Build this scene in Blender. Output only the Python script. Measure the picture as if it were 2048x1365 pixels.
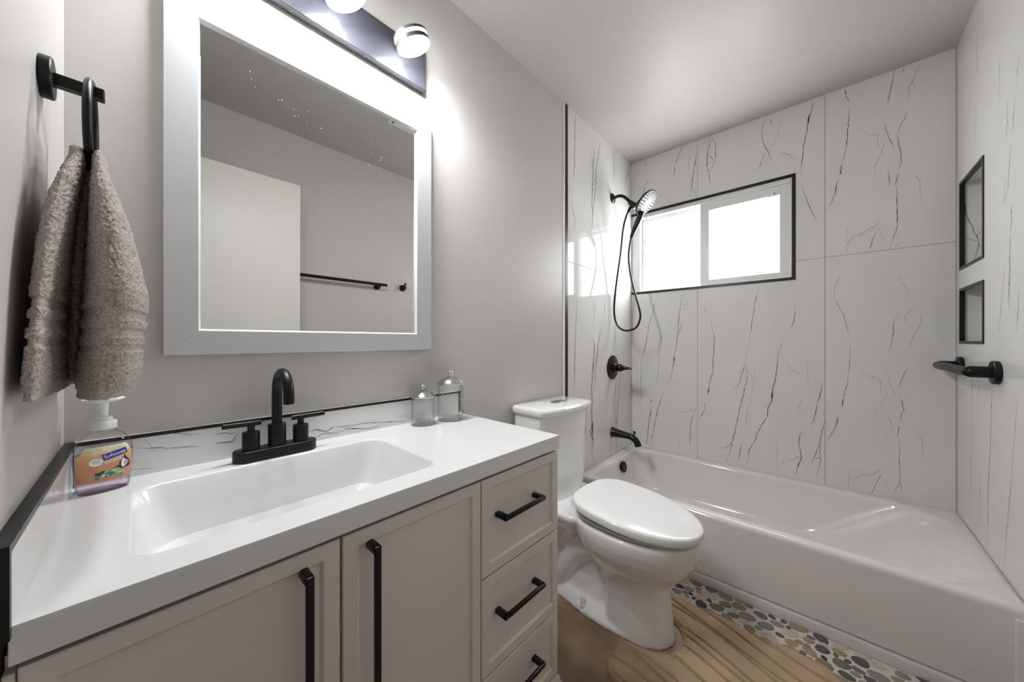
import bpy, bmesh, math, random
from mathutils import Vector, Matrix, noise

# ------------------------------------------------------------------ camera, world, exposure
for o in list(bpy.data.objects):
    bpy.data.objects.remove(o, do_unlink=True)
SC = bpy.context.scene
COL = SC.collection
PI = math.pi

# room (metres): faucet wall y = 0, left wall x = 0, window wall x = L, niche wall y = -W, floor z = 0
L, W, H = 2.6184, 1.524, 2.452
XT = 1.7262            # where the shower tile begins
XTUB = 1.836           # face of the tub apron
ZR = 0.332             # tub rim

cam_data = bpy.data.cameras.new('camera')
cam = bpy.data.objects.new('camera', cam_data)
COL.objects.link(cam)
cam.location = (0.0979, -1.09, 1.114)
cam.rotation_euler = (PI / 2, 0, 0.7433 - PI / 2)
cam_data.sensor_width = 36.0
cam_data.lens = 686.3352 * 36.0 / 2048.0
cam_data.clip_start = 0.01
SC.camera = cam

SC.view_settings.view_transform = 'Standard'
SC.view_settings.look = 'None'
SC.view_settings.gamma = 1.0
SC.view_settings.use_curve_mapping = False
SC.view_settings.exposure = 1.9
SC.cycles.use_denoising = True
SC.cycles.max_bounces = 12
SC.cycles.diffuse_bounces = 8
SC.cycles.glossy_bounces = 6
SC.cycles.transmission_bounces = 8
SC.cycles.transparent_max_bounces = 24
SC.cycles.sample_clamp_indirect = 6.0
SC.cycles.caustics_refractive = False
SC.cycles.caustics_reflective = False

LAMP_E = 56.0          # vanity lamp diffusers
WINDOW_E = 3.2         # daylight in the frosted panes
HALL_W = 11.0          # added fill light in the hallway

world = bpy.data.worlds.new('world')
SC.world = world
world.use_nodes = True
bgn = world.node_tree.nodes['Background']
bgn.inputs[0].default_value = (0.85, 0.92, 1.0, 1)
bgn.inputs[1].default_value = 1.0

hall = bpy.data.lights.new('hallway_fill', 'POINT')  # unseen fill light, added to brighten the room through the doorway
hall.energy = HALL_W
hall.shadow_soft_size = 0.12
hall.color = (1.0, 0.88, 0.75)
hall_ob = bpy.data.objects.new('hallway_fill', hall)
hall_ob.location = (-0.75, -1.60, 2.2)
COL.objects.link(hall_ob)

VEINS_WINDOW = [(4.4,[(-0.19,1.459),(-0.161,1.335),(-0.127,1.208),(-0.106,1.079),(-0.086,1.004),(-0.073,0.96)]),(2.3,[(-0.106,1.079),(-0.089,1.025)]),(2.8,[(-0.073,0.96),(-0.073,0.764),(-0.082,0.722),(-0.062,0.649)]),(1.9,[(-0.062,0.649),(-0.093,0.561)]),(4.0,[(-0.366,1.448),(-0.349,1.369),(-0.333,1.243),(-0.329,1.183),(-0.321,1.092),(-0.307,1.01),(-0.303,0.959),(-0.288,0.887),(-0.271,0.814)]),(2.6,[(-0.352,1.368),(-0.38,1.359)]),(2.6,[(-0.333,1.243),(-0.355,1.233),(-0.34,1.183),(-0.331,1.163)]),(8.3,[(-0.307,1.005),(-0.304,0.969)]),(4.3,[(-0.239,0.767),(-0.195,0.628),(-0.174,0.52),(-0.157,0.432),(-0.143,0.355)]),(5.0,[(-0.15,0.644),(-0.132,0.534),(-0.122,0.426),(-0.114,0.349)]),(6.8,[(-0.148,0.691),(-0.146,0.664)]),(3.8,[(-0.444,0.671),(-0.408,0.548),(-0.406,0.449),(-0.408,0.38)]),(1.9,[(-0.444,0.671),(-0.421,0.649),(-0.347,0.619),(-0.324,0.58)]),(2.0,[(-0.333,0.434),(-0.336,0.354)]),(1.8,[(-0.492,1.344),(-0.509,1.285)]),(4.4,[(-0.53,1.241),(-0.551,1.141),(-0.547,1.036),(-0.543,0.922),(-0.522,0.835),(-0.513,0.757)]),(4.0,[(-0.499,0.717),(-0.492,0.649),(-0.461,0.596)]),(9.2,[(-0.521,0.82),(-0.516,0.767)]),(3.5,[(-0.791,1.455),(-0.766,1.343),(-0.754,1.228),(-0.739,1.121)]),(1.4,[(-0.739,1.121),(-0.722,1.013),(-0.718,0.968)]),(2.8,[(-0.724,0.987),(-0.699,0.904),(-0.691,0.858),(-0.657,0.805)]),(4.4,[(-0.724,0.978),(-0.727,0.897),(-0.726,0.87),(-0.695,0.722),(-0.672,0.592),(-0.655,0.506),(-0.641,0.43),(-0.619,0.346)]),(2.6,[(-0.703,0.9),(-0.727,0.892)]),(1.7,[(-0.653,0.478),(-0.609,0.432),(-0.56,0.431)]),(1.5,[(-0.653,0.487),(-0.625,0.445),(-0.576,0.416)]),(3.6,[(-0.703,0.497),(-0.691,0.431),(-0.684,0.371)]),(2.0,[(-0.733,0.727),(-0.726,0.645),(-0.724,0.587)]),(1.1,[(-0.766,1.006),(-0.762,0.864),(-0.74,0.701)]),(3.9,[(-0.91,1.142),(-0.878,1.036),(-0.872,0.95),(-0.865,0.881),(-0.851,0.828),(-0.848,0.759),(-0.83,0.713),(-0.827,0.669),(-0.788,0.584),(-0.762,0.5),(-0.737,0.441),(-0.733,0.387),(-0.719,0.339)]),(8.0,[(-0.852,0.82),(-0.848,0.763)]),(5.1,[(-0.833,0.709),(-0.83,0.678)]),(3.6,[(-0.954,1.295),(-0.953,1.237),(-0.938,1.192)]),(1.4,[(-0.951,1.354),(-0.954,1.295)]),(1.4,[(-0.915,0.986),(-0.954,0.938),(-0.989,0.927)]),(3.3,[(-1.069,0.897),(-1.063,0.832),(-1.048,0.766),(-1.036,0.692),(-1.022,0.637)]),(4.5,[(-1.005,0.61),(-0.977,0.593),(-0.97,0.55),(-0.98,0.478),(-0.983,0.458),(-0.967,0.4),(-0.954,0.343)]),(1.3,[(-0.983,0.47),(-0.948,0.437),(-0.889,0.428)]),(1.3,[(-0.983,0.47),(-0.915,0.421),(-0.872,0.385)]),(1.1,[(-0.986,0.459),(-1.014,0.375)]),(3.3,[(-1.077,0.691),(-1.069,0.625),(-1.057,0.551),(-1.06,0.503),(-1.063,0.464),(-1.054,0.414),(-1.045,0.359)]),(2.5,[(-1.057,0.551),(-1.036,0.47),(-1.026,0.431)]),(2.7,[(-1.036,0.47),(-1.06,0.475)]),(1.1,[(-1.005,0.998),(-1.011,0.892),(-1.002,0.867)]),(1.1,[(-0.986,0.8),(-0.97,0.749),(-0.986,0.693)]),(1.8,[(-0.205,1.133),(-0.205,0.965),(-0.18,0.774)]),(1.2,[(-0.875,0.548),(-0.872,0.351)]),(1.6,[(-1.138,1.467),(-1.119,1.401),(-1.115,1.349)]),(2.4,[(-1.115,1.349),(-1.153,1.251),(-1.176,1.136)]),(2.5,[(-1.179,1.105),(-1.176,0.981),(-1.165,0.876),(-1.152,0.823),(-1.147,0.759)]),(2.3,[(-1.132,0.715),(-1.123,0.65),(-1.088,0.575)]),(5.7,[(-1.15,0.812),(-1.147,0.77)]),(3.6,[(-1.129,0.704),(-1.127,0.672)]),(1.3,[(-1.345,1.455),(-1.358,1.395),(-1.383,1.349)]),(1.5,[(-1.393,1.277),(-1.368,1.24),(-1.368,1.202)]),(1.2,[(-1.348,1.261),(-1.335,1.222)]),(2.3,[(-1.335,1.232),(-1.329,1.145),(-1.314,1.051)]),(1.1,[(-1.408,1.257),(-1.419,1.238),(-1.417,1.2),(-1.393,1.134),(-1.38,1.067)]),(1.3,[(-1.204,0.987),(-1.255,0.929),(-1.282,0.924),(-1.289,0.857)]),(1.3,[(-1.309,0.958),(-1.322,0.89),(-1.335,0.833)]),(2.1,[(-1.377,0.986),(-1.345,0.887)]),(1.3,[(-1.365,0.903),(-1.345,0.882)]),(2.7,[(-1.352,0.84),(-1.363,0.778),(-1.35,0.714)]),(2.9,[(-1.35,0.699),(-1.341,0.639)]),(1.4,[(-1.312,0.742),(-1.329,0.686),(-1.302,0.632)]),(1.0,[(-1.312,0.86),(-1.302,0.834),(-1.272,0.756),(-1.275,0.716)]),(2.3,[(-1.348,0.64),(-1.35,0.534),(-1.352,0.433),(-1.326,0.333)]),(1.0,[(-1.352,0.428),(-1.355,0.371)]),(1.0,[(-1.339,0.332),(-1.368,0.356),(-1.38,0.341)]),(1.2,[(-1.393,0.697),(-1.421,0.645),(-1.424,0.551)]),(1.4,[(-1.292,0.491),(-1.275,0.447),(-1.219,0.422),(-1.172,0.379)]),(1.2,[(-1.282,0.464),(-1.248,0.425),(-1.212,0.425)]),(2.5,[(-1.289,0.451),(-1.253,0.331)]),(0.8,[(-1.292,0.432),(-1.316,0.369)]),(1.0,[(-1.176,0.452),(-1.172,0.337)]),(3.9,[(-1.157,2.448),(-1.163,2.404),(-1.174,2.362)]),(3.4,[(-1.176,2.337),(-1.171,2.255),(-1.165,2.16),(-1.157,2.09),(-1.144,2.054)]),(2.8,[(-1.139,1.982),(-1.124,1.946),(-1.12,1.898),(-1.106,1.86),(-1.085,1.825)]),(8.0,[(-1.146,2.049),(-1.14,1.998)]),(4.8,[(-1.123,1.946),(-1.121,1.906)]),(3.5,[(-1.331,2.452),(-1.323,2.365),(-1.308,2.284)]),(2.3,[(-1.364,2.449),(-1.361,2.421)]),(1.5,[(-1.415,2.436),(-1.396,2.38),(-1.381,2.336),(-1.376,2.271)]),(1.0,[(-1.393,2.374),(-1.401,2.319)]),(2.9,[(-1.376,2.226),(-1.369,2.207),(-1.34,2.125)]),(1.5,[(-1.359,2.133),(-1.341,2.114)]),(1.6,[(-1.2,2.222),(-1.25,2.162),(-1.282,2.157),(-1.274,2.148),(-1.282,2.083)]),(2.4,[(-1.3,2.192),(-1.316,2.124),(-1.331,2.064)]),(1.4,[(-1.306,2.124),(-1.282,2.045),(-1.264,1.989),(-1.271,1.947)]),(3.3,[(-1.341,2.121),(-1.351,2.049),(-1.356,2.017),(-1.354,1.981),(-1.341,1.947)]),(3.5,[(-1.346,1.938),(-1.336,1.881)]),(1.9,[(-1.308,1.974),(-1.318,1.924),(-1.316,1.879)]),(3.1,[(-1.34,1.88),(-1.342,1.788),(-1.344,1.675),(-1.313,1.567)]),(1.0,[(-1.344,1.652),(-1.346,1.613)]),(1.3,[(-1.326,1.564),(-1.351,1.597),(-1.371,1.59)]),(1.6,[(-1.391,1.927),(-1.414,1.883),(-1.415,1.798)]),(1.9,[(-1.284,1.734),(-1.274,1.698),(-1.191,1.657),(-1.161,1.618),(-1.168,1.568)]),(1.4,[(-1.271,1.691),(-1.241,1.662),(-1.191,1.661)]),(3.3,[(-1.276,1.682),(-1.244,1.575)]),(1.0,[(-1.279,1.681),(-1.298,1.616)]),(1.1,[(-1.171,1.73),(-1.16,1.627)]),(4.6,[(-0.532,2.444),(-0.512,2.334),(-0.507,2.268),(-0.522,2.206),(-0.532,2.125)]),(4.3,[(-0.557,2.406),(-0.557,2.284),(-0.542,2.256),(-0.527,2.216)]),(3.7,[(-0.517,2.332),(-0.552,2.28)]),(2.9,[(-0.539,2.436),(-0.557,2.395)]),(3.7,[(-0.507,2.273),(-0.542,2.278)]),(3.2,[(-0.814,2.438),(-0.801,2.372),(-0.809,2.296),(-0.834,2.225),(-0.855,2.167)]),(3.0,[(-0.818,2.242),(-0.784,2.14)]),(2.7,[(-0.842,2.425),(-0.851,2.381)]),(1.7,[(-0.894,2.413),(-0.875,2.311),(-0.842,2.243)]),(1.9,[(-0.875,2.211),(-0.922,2.188),(-0.96,2.135)]),(3.5,[(-1.033,2.446),(-1.026,2.393),(-1.015,2.359),(-1.008,2.305),(-0.993,2.215),(-0.982,2.083),(-0.982,2.026)]),(8.0,[(-1.017,2.377),(-1.012,2.327)]),(3.1,[(-0.982,1.996),(-1.004,1.903),(-1.047,1.768)]),(4.5,[(-0.354,2.439),(-0.31,2.336)]),(2.0,[(-0.409,2.395),(-0.393,2.261)]),(4.6,[(-0.451,2.391),(-0.419,2.182),(-0.409,2.087)]),(3.1,[(-0.44,2.13),(-0.43,2.087)]),(4.4,[(-0.309,2.328),(-0.302,2.262)]),(2.4,[(-0.103,2.44),(-0.107,2.39)]),(4.0,[(-0.131,2.289),(-0.095,2.256),(-0.087,2.202)]),(3.3,[(-0.111,2.251),(-0.079,2.188)])]
VEINS_FAUCET = [(4.5,[(1.834,2.457),(1.828,2.309),(1.822,2.165),(1.816,2.034)]),(6.6,[(2.025,2.364),(2.053,2.324),(2.039,2.221),(2.036,2.095),(2.025,1.974),(2.039,1.909),(2.018,1.8)]),(5.6,[(2.139,2.42),(2.095,2.277),(2.074,2.164),(2.064,2.055),(2.039,1.909)]),(4.2,[(2.032,2.447),(2.039,2.429)]),(2.6,[(2.012,2.293),(2.018,2.2)]),(5.6,[(2.327,2.436),(2.323,2.358),(2.335,2.302),(2.31,2.202)]),(5.8,[(2.577,2.424),(2.53,2.308),(2.521,2.241)]),(2.1,[(1.775,1.92),(1.828,1.832),(1.834,1.763)]),(4.1,[(1.852,1.375),(1.84,1.251),(1.834,1.122),(1.824,1.006),(1.822,0.887)]),(2.6,[(2.067,1.375),(2.046,1.22)]),(3.8,[(2.199,1.386),(2.191,1.284)]),(6.8,[(2.032,1.136),(2.06,1.095),(2.046,0.984),(2.039,0.869)]),(5.0,[(2.139,1.195),(2.102,1.066),(2.074,0.926)]),(5.0,[(2.327,1.222),(2.343,1.162),(2.327,1.04)]),(3.3,[(2.421,0.896),(2.412,0.838)]),(4.0,[(1.828,1.073),(1.825,1.001),(1.817,0.822)]),(7.8,[(2.054,1.07),(2.047,1.005),(2.028,0.896),(2.021,0.787),(2.03,0.721),(2.021,0.632),(2.034,0.54),(2.028,0.438),(2.034,0.359)]),(4.9,[(2.107,1.089),(2.073,0.939),(2.054,0.796)]),(20.8,[(2.03,0.605),(2.028,0.528)]),(7.5,[(1.99,0.561),(2.054,0.477)]),(5.1,[(2.362,0.835),(2.323,0.682),(2.354,0.52)]),(7.3,[(2.419,0.903),(2.394,0.687),(2.37,0.51),(2.362,0.346)]),(5.9,[(2.619,0.891),(2.592,0.662),(2.583,0.509),(2.61,0.458)])]
VEINS_NICHE = [(1.9,[(2.043,1.662),(2.051,1.567)]),(2.2,[(1.987,1.557),(1.994,1.462)]),(2.0,[(1.997,1.451),(2.009,1.335),(2.015,1.216)]),(1.4,[(1.926,1.283),(1.946,1.177),(1.946,1.143)]),(2.2,[(2.283,2.402),(2.334,2.323),(2.334,2.127)]),(1.7,[(2.345,2.057),(2.351,1.889)]),(2.1,[(1.936,1.992),(1.947,1.918)]),(1.9,[(1.956,1.891),(1.983,1.779)]),(2.1,[(2.022,1.915),(2.026,1.782)]),(1.5,[(2.095,2.107),(2.095,1.918)]),(2.3,[(1.99,1.75),(2.019,1.61),(2.048,1.565)]),(1.9,[(2.033,1.384),(2.071,1.262),(2.103,1.135)]),(2.0,[(1.997,1.46),(2.011,1.218)]),(1.3,[(1.936,1.271),(1.943,1.154)]),(2.1,[(2.388,1.097),(2.404,0.653)]),(2.8,[(2.162,0.951),(2.17,0.888),(2.188,0.683)]),(1.6,[(2.313,0.963),(2.309,0.897)]),(1.7,[(1.936,0.941),(1.965,0.829),(1.976,0.737)]),(2.6,[(2.411,0.678),(2.418,0.456)]),(2.9,[(2.179,0.731),(2.206,0.567),(2.215,0.36)]),(2.1,[(1.97,0.778),(2.019,0.525),(2.056,0.356)]),(1.6,[(2.303,0.669),(2.297,0.371)])]
VEINS_SPLASH = [(3.1,[(0.479,0.86),(0.513,0.856),(0.6,0.852),(0.632,0.848),(0.73,0.835)]),(2.8,[(0.632,0.848),(0.622,0.834),(0.588,0.834),(0.513,0.852)]),(1.9,[(0.479,0.833),(0.524,0.846),(0.588,0.836)]),(1.5,[(0.503,0.852),(0.493,0.834)]),(5.0,[(0.424,0.856),(0.441,0.86),(0.471,0.849),(0.491,0.86)]),(3.6,[(0.441,0.837),(0.458,0.845),(0.495,0.842)]),(3.9,[(0.221,0.869),(0.241,0.867),(0.255,0.867),(0.267,0.887)]),(2.8,[(0.221,0.89),(0.236,0.891),(0.267,0.883)]),(2.7,[(0.093,0.888),(0.144,0.876),(0.195,0.868)]),(1.5,[(0.107,0.903),(0.116,0.884)]),(1.5,[(0.084,0.843),(0.122,0.836)]),(2.2,[(0.144,0.91),(0.173,0.9),(0.195,0.896)])]

# ------------------------------------------------------------------ materials
def mat(name, col, rough=0.5, spec=0.5, metal=0.0, coat=0.0, bump=None, noise_col=None, emit=None, ior=None):
    m = bpy.data.materials.new(name)
    m.use_nodes = True
    nt = m.node_tree
    b = nt.nodes['Principled BSDF']
    b.inputs['Base Color'].default_value = (*col, 1)
    b.inputs['Roughness'].default_value = rough
    b.inputs['Specular IOR Level'].default_value = spec
    b.inputs['Metallic'].default_value = metal
    b.inputs['Coat Weight'].default_value = coat
    b.inputs['Coat Roughness'].default_value = 0.04
    if ior: b.inputs['IOR'].default_value = ior
    tc = nt.nodes.new('ShaderNodeTexCoord')
    if noise_col:                       # (scale, second colour, low, high)
        sc, c2, lo, hi = noise_col
        n = nt.nodes.new('ShaderNodeTexNoise'); n.inputs['Scale'].default_value = sc
        n.inputs['Detail'].default_value = 6
        r = nt.nodes.new('ShaderNodeValToRGB')
        r.color_ramp.elements[0].position = lo; r.color_ramp.elements[1].position = hi
        r.color_ramp.elements[0].color = (*col, 1); r.color_ramp.elements[1].color = (*c2, 1)
        nt.links.new(tc.outputs['Object'], n.inputs['Vector'])
        nt.links.new(n.outputs['Fac'], r.inputs['Fac'])
        nt.links.new(r.outputs['Color'], b.inputs['Base Color'])
    if bump:                            # (scale, strength, distance)
        n = nt.nodes.new('ShaderNodeTexNoise'); n.inputs['Scale'].default_value = bump[0]
        n.inputs['Detail'].default_value = 3
        bp = nt.nodes.new('ShaderNodeBump'); bp.inputs['Strength'].default_value = bump[1]
        bp.inputs['Distance'].default_value = bump[2]
        nt.links.new(tc.outputs['Object'], n.inputs['Vector'])
        nt.links.new(n.outputs['Fac'], bp.inputs['Height'])
        nt.links.new(bp.outputs['Normal'], b.inputs['Normal'])
    if emit:
        b.inputs['Emission Color'].default_value = (*emit[0], 1)
        b.inputs['Emission Strength'].default_value = emit[1]
    return m

def clear_mat(name, tint, ior=1.35, rough=0.02, gloss=1.0, edge=0.45):
    """thin clear plastic or glass: see-through with a Fresnel sheen"""
    m = bpy.data.materials.new(name); m.use_nodes = True
    nt = m.node_tree; nt.nodes.clear()
    out = nt.nodes.new('ShaderNodeOutputMaterial')
    mix = nt.nodes.new('ShaderNodeMixShader')
    tr = nt.nodes.new('ShaderNodeBsdfTransparent'); tr.inputs[0].default_value = (*tint, 1)
    gl = nt.nodes.new('ShaderNodeBsdfGlossy'); gl.inputs['Roughness'].default_value = rough
    gl.inputs['Color'].default_value = (gloss, gloss, gloss, 1)
    lw = nt.nodes.new('ShaderNodeLayerWeight'); lw.inputs['Blend'].default_value = 0.5
    pw = nt.nodes.new('ShaderNodeMath'); pw.operation = 'POWER'; pw.inputs[1].default_value = 4.0
    fr = nt.nodes.new('ShaderNodeMath'); fr.operation = 'MULTIPLY_ADD'; fr.inputs[1].default_value = ior - 1.0; fr.inputs[2].default_value = 0.03
    nt.links.new(lw.outputs['Facing'], pw.inputs[0]); nt.links.new(pw.outputs[0], fr.inputs[0])
    nt.links.new(fr.outputs[0], mix.inputs[0])
    p2 = nt.nodes.new('ShaderNodeMath'); p2.operation = 'POWER'; p2.inputs[1].default_value = 3.0
    cm = nt.nodes.new('ShaderNodeMixRGB'); cm.inputs[1].default_value = (*tint, 1)
    cm.inputs[2].default_value = (tint[0] * edge, tint[1] * edge, tint[2] * edge, 1)
    nt.links.new(lw.outputs['Facing'], p2.inputs[0]); nt.links.new(p2.outputs[0], cm.inputs[0]); nt.links.new(cm.outputs[0], tr.inputs[0]); nt.links.new(tr.outputs[0], mix.inputs[1])
    nt.links.new(gl.outputs[0], mix.inputs[2]); nt.links.new(mix.outputs[0], out.inputs['Surface'])
    return m

M = {}
M['paint'] = mat('wall_paint', (0.53, 0.51, 0.485), 0.38, 0.27, bump=(220, 0.06, 0.002))
M['ceiling'] = mat('ceiling_paint', (0.47, 0.452, 0.427), 0.40, 0.3, bump=(160, 0.10, 0.002))
M['tile'] = mat('marble_tile', (0.70, 0.69, 0.675), 0.06, 0.36, noise_col=(2.2, (0.66, 0.65, 0.64), 0.45, 0.75))
M['vein'] = mat('marble_vein', (0.11, 0.105, 0.10), 0.08, 0.5, noise_col=(38, (0.46, 0.45, 0.435), 0.46, 0.70))
M['grout'] = mat('grout', (0.40, 0.385, 0.36), 0.8)
M['caulk'] = mat('white_caulk', (0.75, 0.75, 0.74), 0.6)
M['black_trim'] = mat('black_metal_trim', (0.007, 0.007, 0.008), 0.34, 0.35)
M['black'] = mat('matte_black_metal', (0.005, 0.005, 0.0055), 0.38, 0.28, bump=(900, 0.03, 0.0005))
M['bronze'] = mat('dark_bronze_metal', (0.006, 0.0055, 0.0055), 0.27, 0.32)
M['frame'] = mat('white_frame', (0.48, 0.483, 0.485), 0.55, 0.2)
M['lip'] = mat('mirror_lip', (0.82, 0.82, 0.82), 0.25, 0.5)
M['mirror'] = mat('mirror_glass', (0.80, 0.80, 0.79), 0.008, 0.5, metal=1.0)
M['spot'] = mat('dried_water_spots', (0.82, 0.82, 0.80), 0.6)
M['cabinet'] = mat('cabinet_paint', (0.70, 0.665, 0.62), 0.36, 0.4)
M['counter'] = mat('cultured_marble', (0.75, 0.75, 0.75), 0.14, 0.5, coat=0.4)
M['ceramic'] = mat('white_ceramic', (0.80, 0.80, 0.795), 0.07, 0.5, coat=0.5)
M['seat'] = mat('white_seat_plastic', (0.81, 0.81, 0.80), 0.14, 0.5)
M['tub'] = mat('white_acrylic', (0.72, 0.70, 0.69), 0.10, 0.5, coat=0.3)
M['chrome'] = mat('chrome', (0.62, 0.62, 0.63), 0.13, 0.5, metal=1.0)
M['floor'] = mat('brown_floor', (0.21, 0.135, 0.085), 0.45, 0.4, noise_col=(6.5, (0.36, 0.26, 0.18), 0.36, 0.68), bump=(60, 0.08, 0.002))
M['mat'] = mat('tan_microfibre', (0.43, 0.31, 0.20), 0.9, 0.15, bump=(420, 0.25, 0.002), noise_col=(9, (0.34, 0.245, 0.155), 0.35, 0.7))
M['towel'] = mat('taupe_terry', (0.50, 0.455, 0.41), 0.95, 0.1, bump=(520, 0.9, 0.004), noise_col=(300, (0.34, 0.30, 0.265), 0.45, 0.64))
M['pgrout'] = mat('pebble_grout', (0.62, 0.58, 0.52), 0.8, bump=(200, 0.3, 0.002))
M['vinyl'] = mat('white_vinyl', (0.74, 0.74, 0.73), 0.35, 0.4)
M['door'] = mat('door_paint', (0.68, 0.66, 0.62), 0.40, 0.4)
M['lampbody'] = mat('satin_grey_metal', (0.055, 0.055, 0.06), 0.35, 0.4)
M['plate'] = mat('black_satin_plate', (0.045, 0.046, 0.055), 0.24, 0.6, metal=0.35)
M['diffuser'] = mat('lamp_diffuser', (0.9, 0.9, 0.9), 0.4, emit=((0.95, 0.97, 1.0), LAMP_E))
M['pane'] = mat('frosted_daylight_pane', (0.9, 0.9, 0.9), 0.12, emit=((0.97, 0.985, 1.0), WINDOW_E))
M['pump'] = mat('white_translucent_plastic', (0.80, 0.81, 0.80), 0.3, 0.5)
M['bottle'] = clear_mat('clear_plastic', (0.985, 0.985, 0.985), 1.5)
M['soap'] = clear_mat('lilac_soap', (0.86, 0.80, 0.86), 1.15, 0.05)
M['glass'] = clear_mat('clear_glass', (0.992, 0.995, 0.995), 1.5, edge=0.62)
M['glassbase'] = clear_mat('thick_glass', (0.95, 0.96, 0.96), 1.7, edge=0.7)
M['nozzle'] = mat('white_nozzle_face', (0.30, 0.30, 0.29), 0.35)
M['vein_soft'] = mat('soft_grey_vein', (0.24, 0.235, 0.23), 0.08, 0.5, noise_col=(60, (0.50, 0.49, 0.475), 0.40, 0.75))
M['slot'] = mat('dark_slot', (0.03, 0.03, 0.03), 0.7)
M['green'] = mat('chrome_dark', (0.35, 0.36, 0.37), 0.15, 0.5, metal=1.0)
def flat(name, c, r=0.35):
    if name not in M: M[name] = mat(name, c, r, 0.4)
    return M[name]

# ------------------------------------------------------------------ mesh helpers
def new_bm(): return bmesh.new()

def add_box(bm, x0, x1, y0, y1, z0, z1, bev=0.0, seg=2, mi=0):
    t = bmesh.new()
    bmesh.ops.create_cube(t, size=1.0)
    for v in t.verts:
        v.co = Vector(((x0 + x1) / 2 + v.co.x * (x1 - x0), (y0 + y1) / 2 + v.co.y * (y1 - y0), (z0 + z1) / 2 + v.co.z * (z1 - z0)))
    if bev > 0:
        bmesh.ops.bevel(t, geom=t.edges[:], offset=bev, segments=seg, profile=0.5, affect='EDGES')
    merge(bm, t, mi)

def merge(bm, t, mi=0, M4=None):
    if M4 is not None: bmesh.ops.transform(t, matrix=M4, verts=t.verts)
    t.verts.ensure_lookup_table()
    mp = [bm.verts.new(v.co) for v in t.verts]
    t.verts.index_update()
    for f in t.faces:
        try:
            nf = bm.faces.new([mp[v.index] for v in f.verts]); nf.material_index = mi or f.material_index; nf.smooth = True
        except ValueError: pass
    t.free()

def add_loft(bm, rings, closed=True, cap0=False, cap1=False, mi=0):
    vs = [[bm.verts.new(p) for p in r] for r in rings]
    n = len(rings[0])
    for a, b in zip(vs[:-1], vs[1:]):
        for i in range(n if closed else n - 1):
            j = (i + 1) % n
            f = bm.faces.new((a[i], a[j], b[j], b[i])); f.smooth = True; f.material_index = mi
    if cap0: f = bm.faces.new(list(reversed(vs[0]))); f.material_index = mi; f.smooth = True
    if cap1: f = bm.faces.new(vs[-1]); f.material_index = mi; f.smooth = True
    return vs

def frame_of(axis):
    a = Vector(axis).normalized()
    h = Vector((0, 0, 1)) if abs(a.z) < 0.9 else Vector((1, 0, 0))
    u = a.cross(h).normalized()
    return u, a.cross(u).normalized() * -1, a

def add_lathe(bm, base, axis, prof, n=40, cap0=True, cap1=True, mi=0):
    """prof: (radius, height along the axis)"""
    u, v, a = frame_of(axis); base = Vector(base)
    rings = [[base + a * h + (u * math.cos(2 * PI * i / n) + v * math.sin(2 * PI * i / n)) * max(r, 1e-5) for i in range(n)] for r, h in prof]
    add_loft(bm, rings, True, cap0, cap1, mi)

def add_tube(bm, pts, rad, n=16, cap=True, mi=0, flat=None):
    """tube through pts with radius rad (number or list)"""
    pts = [Vector(p) for p in pts]
    rads = rad if isinstance(rad, (list, tuple)) else [rad] * len(pts)
    t0 = (pts[1] - pts[0]).normalized()
    u, v, _ = frame_of(t0)
    rings = []
    for i, p in enumerate(pts):
        t = (pts[min(i + 1, len(pts) - 1)] - pts[max(i - 1, 0)]).normalized()
        u = (u - t * u.dot(t)).normalized(); v = t.cross(u)
        rings.append([p + (u * math.cos(2 * PI * k / n) + v * math.sin(2 * PI * k / n)) * rads[i] for k in range(n)])
    add_loft(bm, rings, True, cap, cap, mi)

def spline(pts, n=12):
    """Catmull-Rom through pts"""
    P = [Vector(p) for p in pts]; P = [P[0] * 2 - P[1]] + P + [P[-1] * 2 - P[-2]]
    out = []
    for i in range(1, len(P) - 2):
        for k in range(n):
            t = k / n
            a, b, c, d = P[i - 1], P[i], P[i + 1], P[i + 2]
            out.append(0.5 * ((2 * b) + (c - a) * t + (2 * a - 5 * b + 4 * c - d) * t * t + (3 * b - a - 3 * c + d) * t ** 3))
    out.append(P[-2])
    return out

def add_prism(bm, outline, z0, z1, bev=0.0, mi=0, axis='z'):
    """outline of 2-D points extruded along z (or y/x)"""
    t = bmesh.new()
    def P(a, b, c):
        return {'z': (a, b, c), 'y': (a, c, b), 'x': (c, a, b)}[axis]
    lo = [t.verts.new(P(a, b, z0)) for a, b in outline]; hi = [t.verts.new(P(a, b, z1)) for a, b in outline]
    n = len(outline)
    t.faces.new(list(reversed(lo))); t.faces.new(hi)
    for i in range(n): t.faces.new((lo[i], lo[(i + 1) % n], hi[(i + 1) % n], hi[i]))
    bmesh.ops.recalc_face_normals(t, faces=t.faces)
    if bev:
        ed = [e for e in t.edges if (e.verts[0] in lo) == (e.verts[1] in lo)]
        bmesh.ops.bevel(t, geom=ed, offset=bev, segments=3, profile=0.5, affect='EDGES')
    merge(bm, t, mi)

def world_base(p):
    v = Vector((0, 0, 0))
    while p is not None: v += p.location; p = p.parent
    return v

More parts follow.
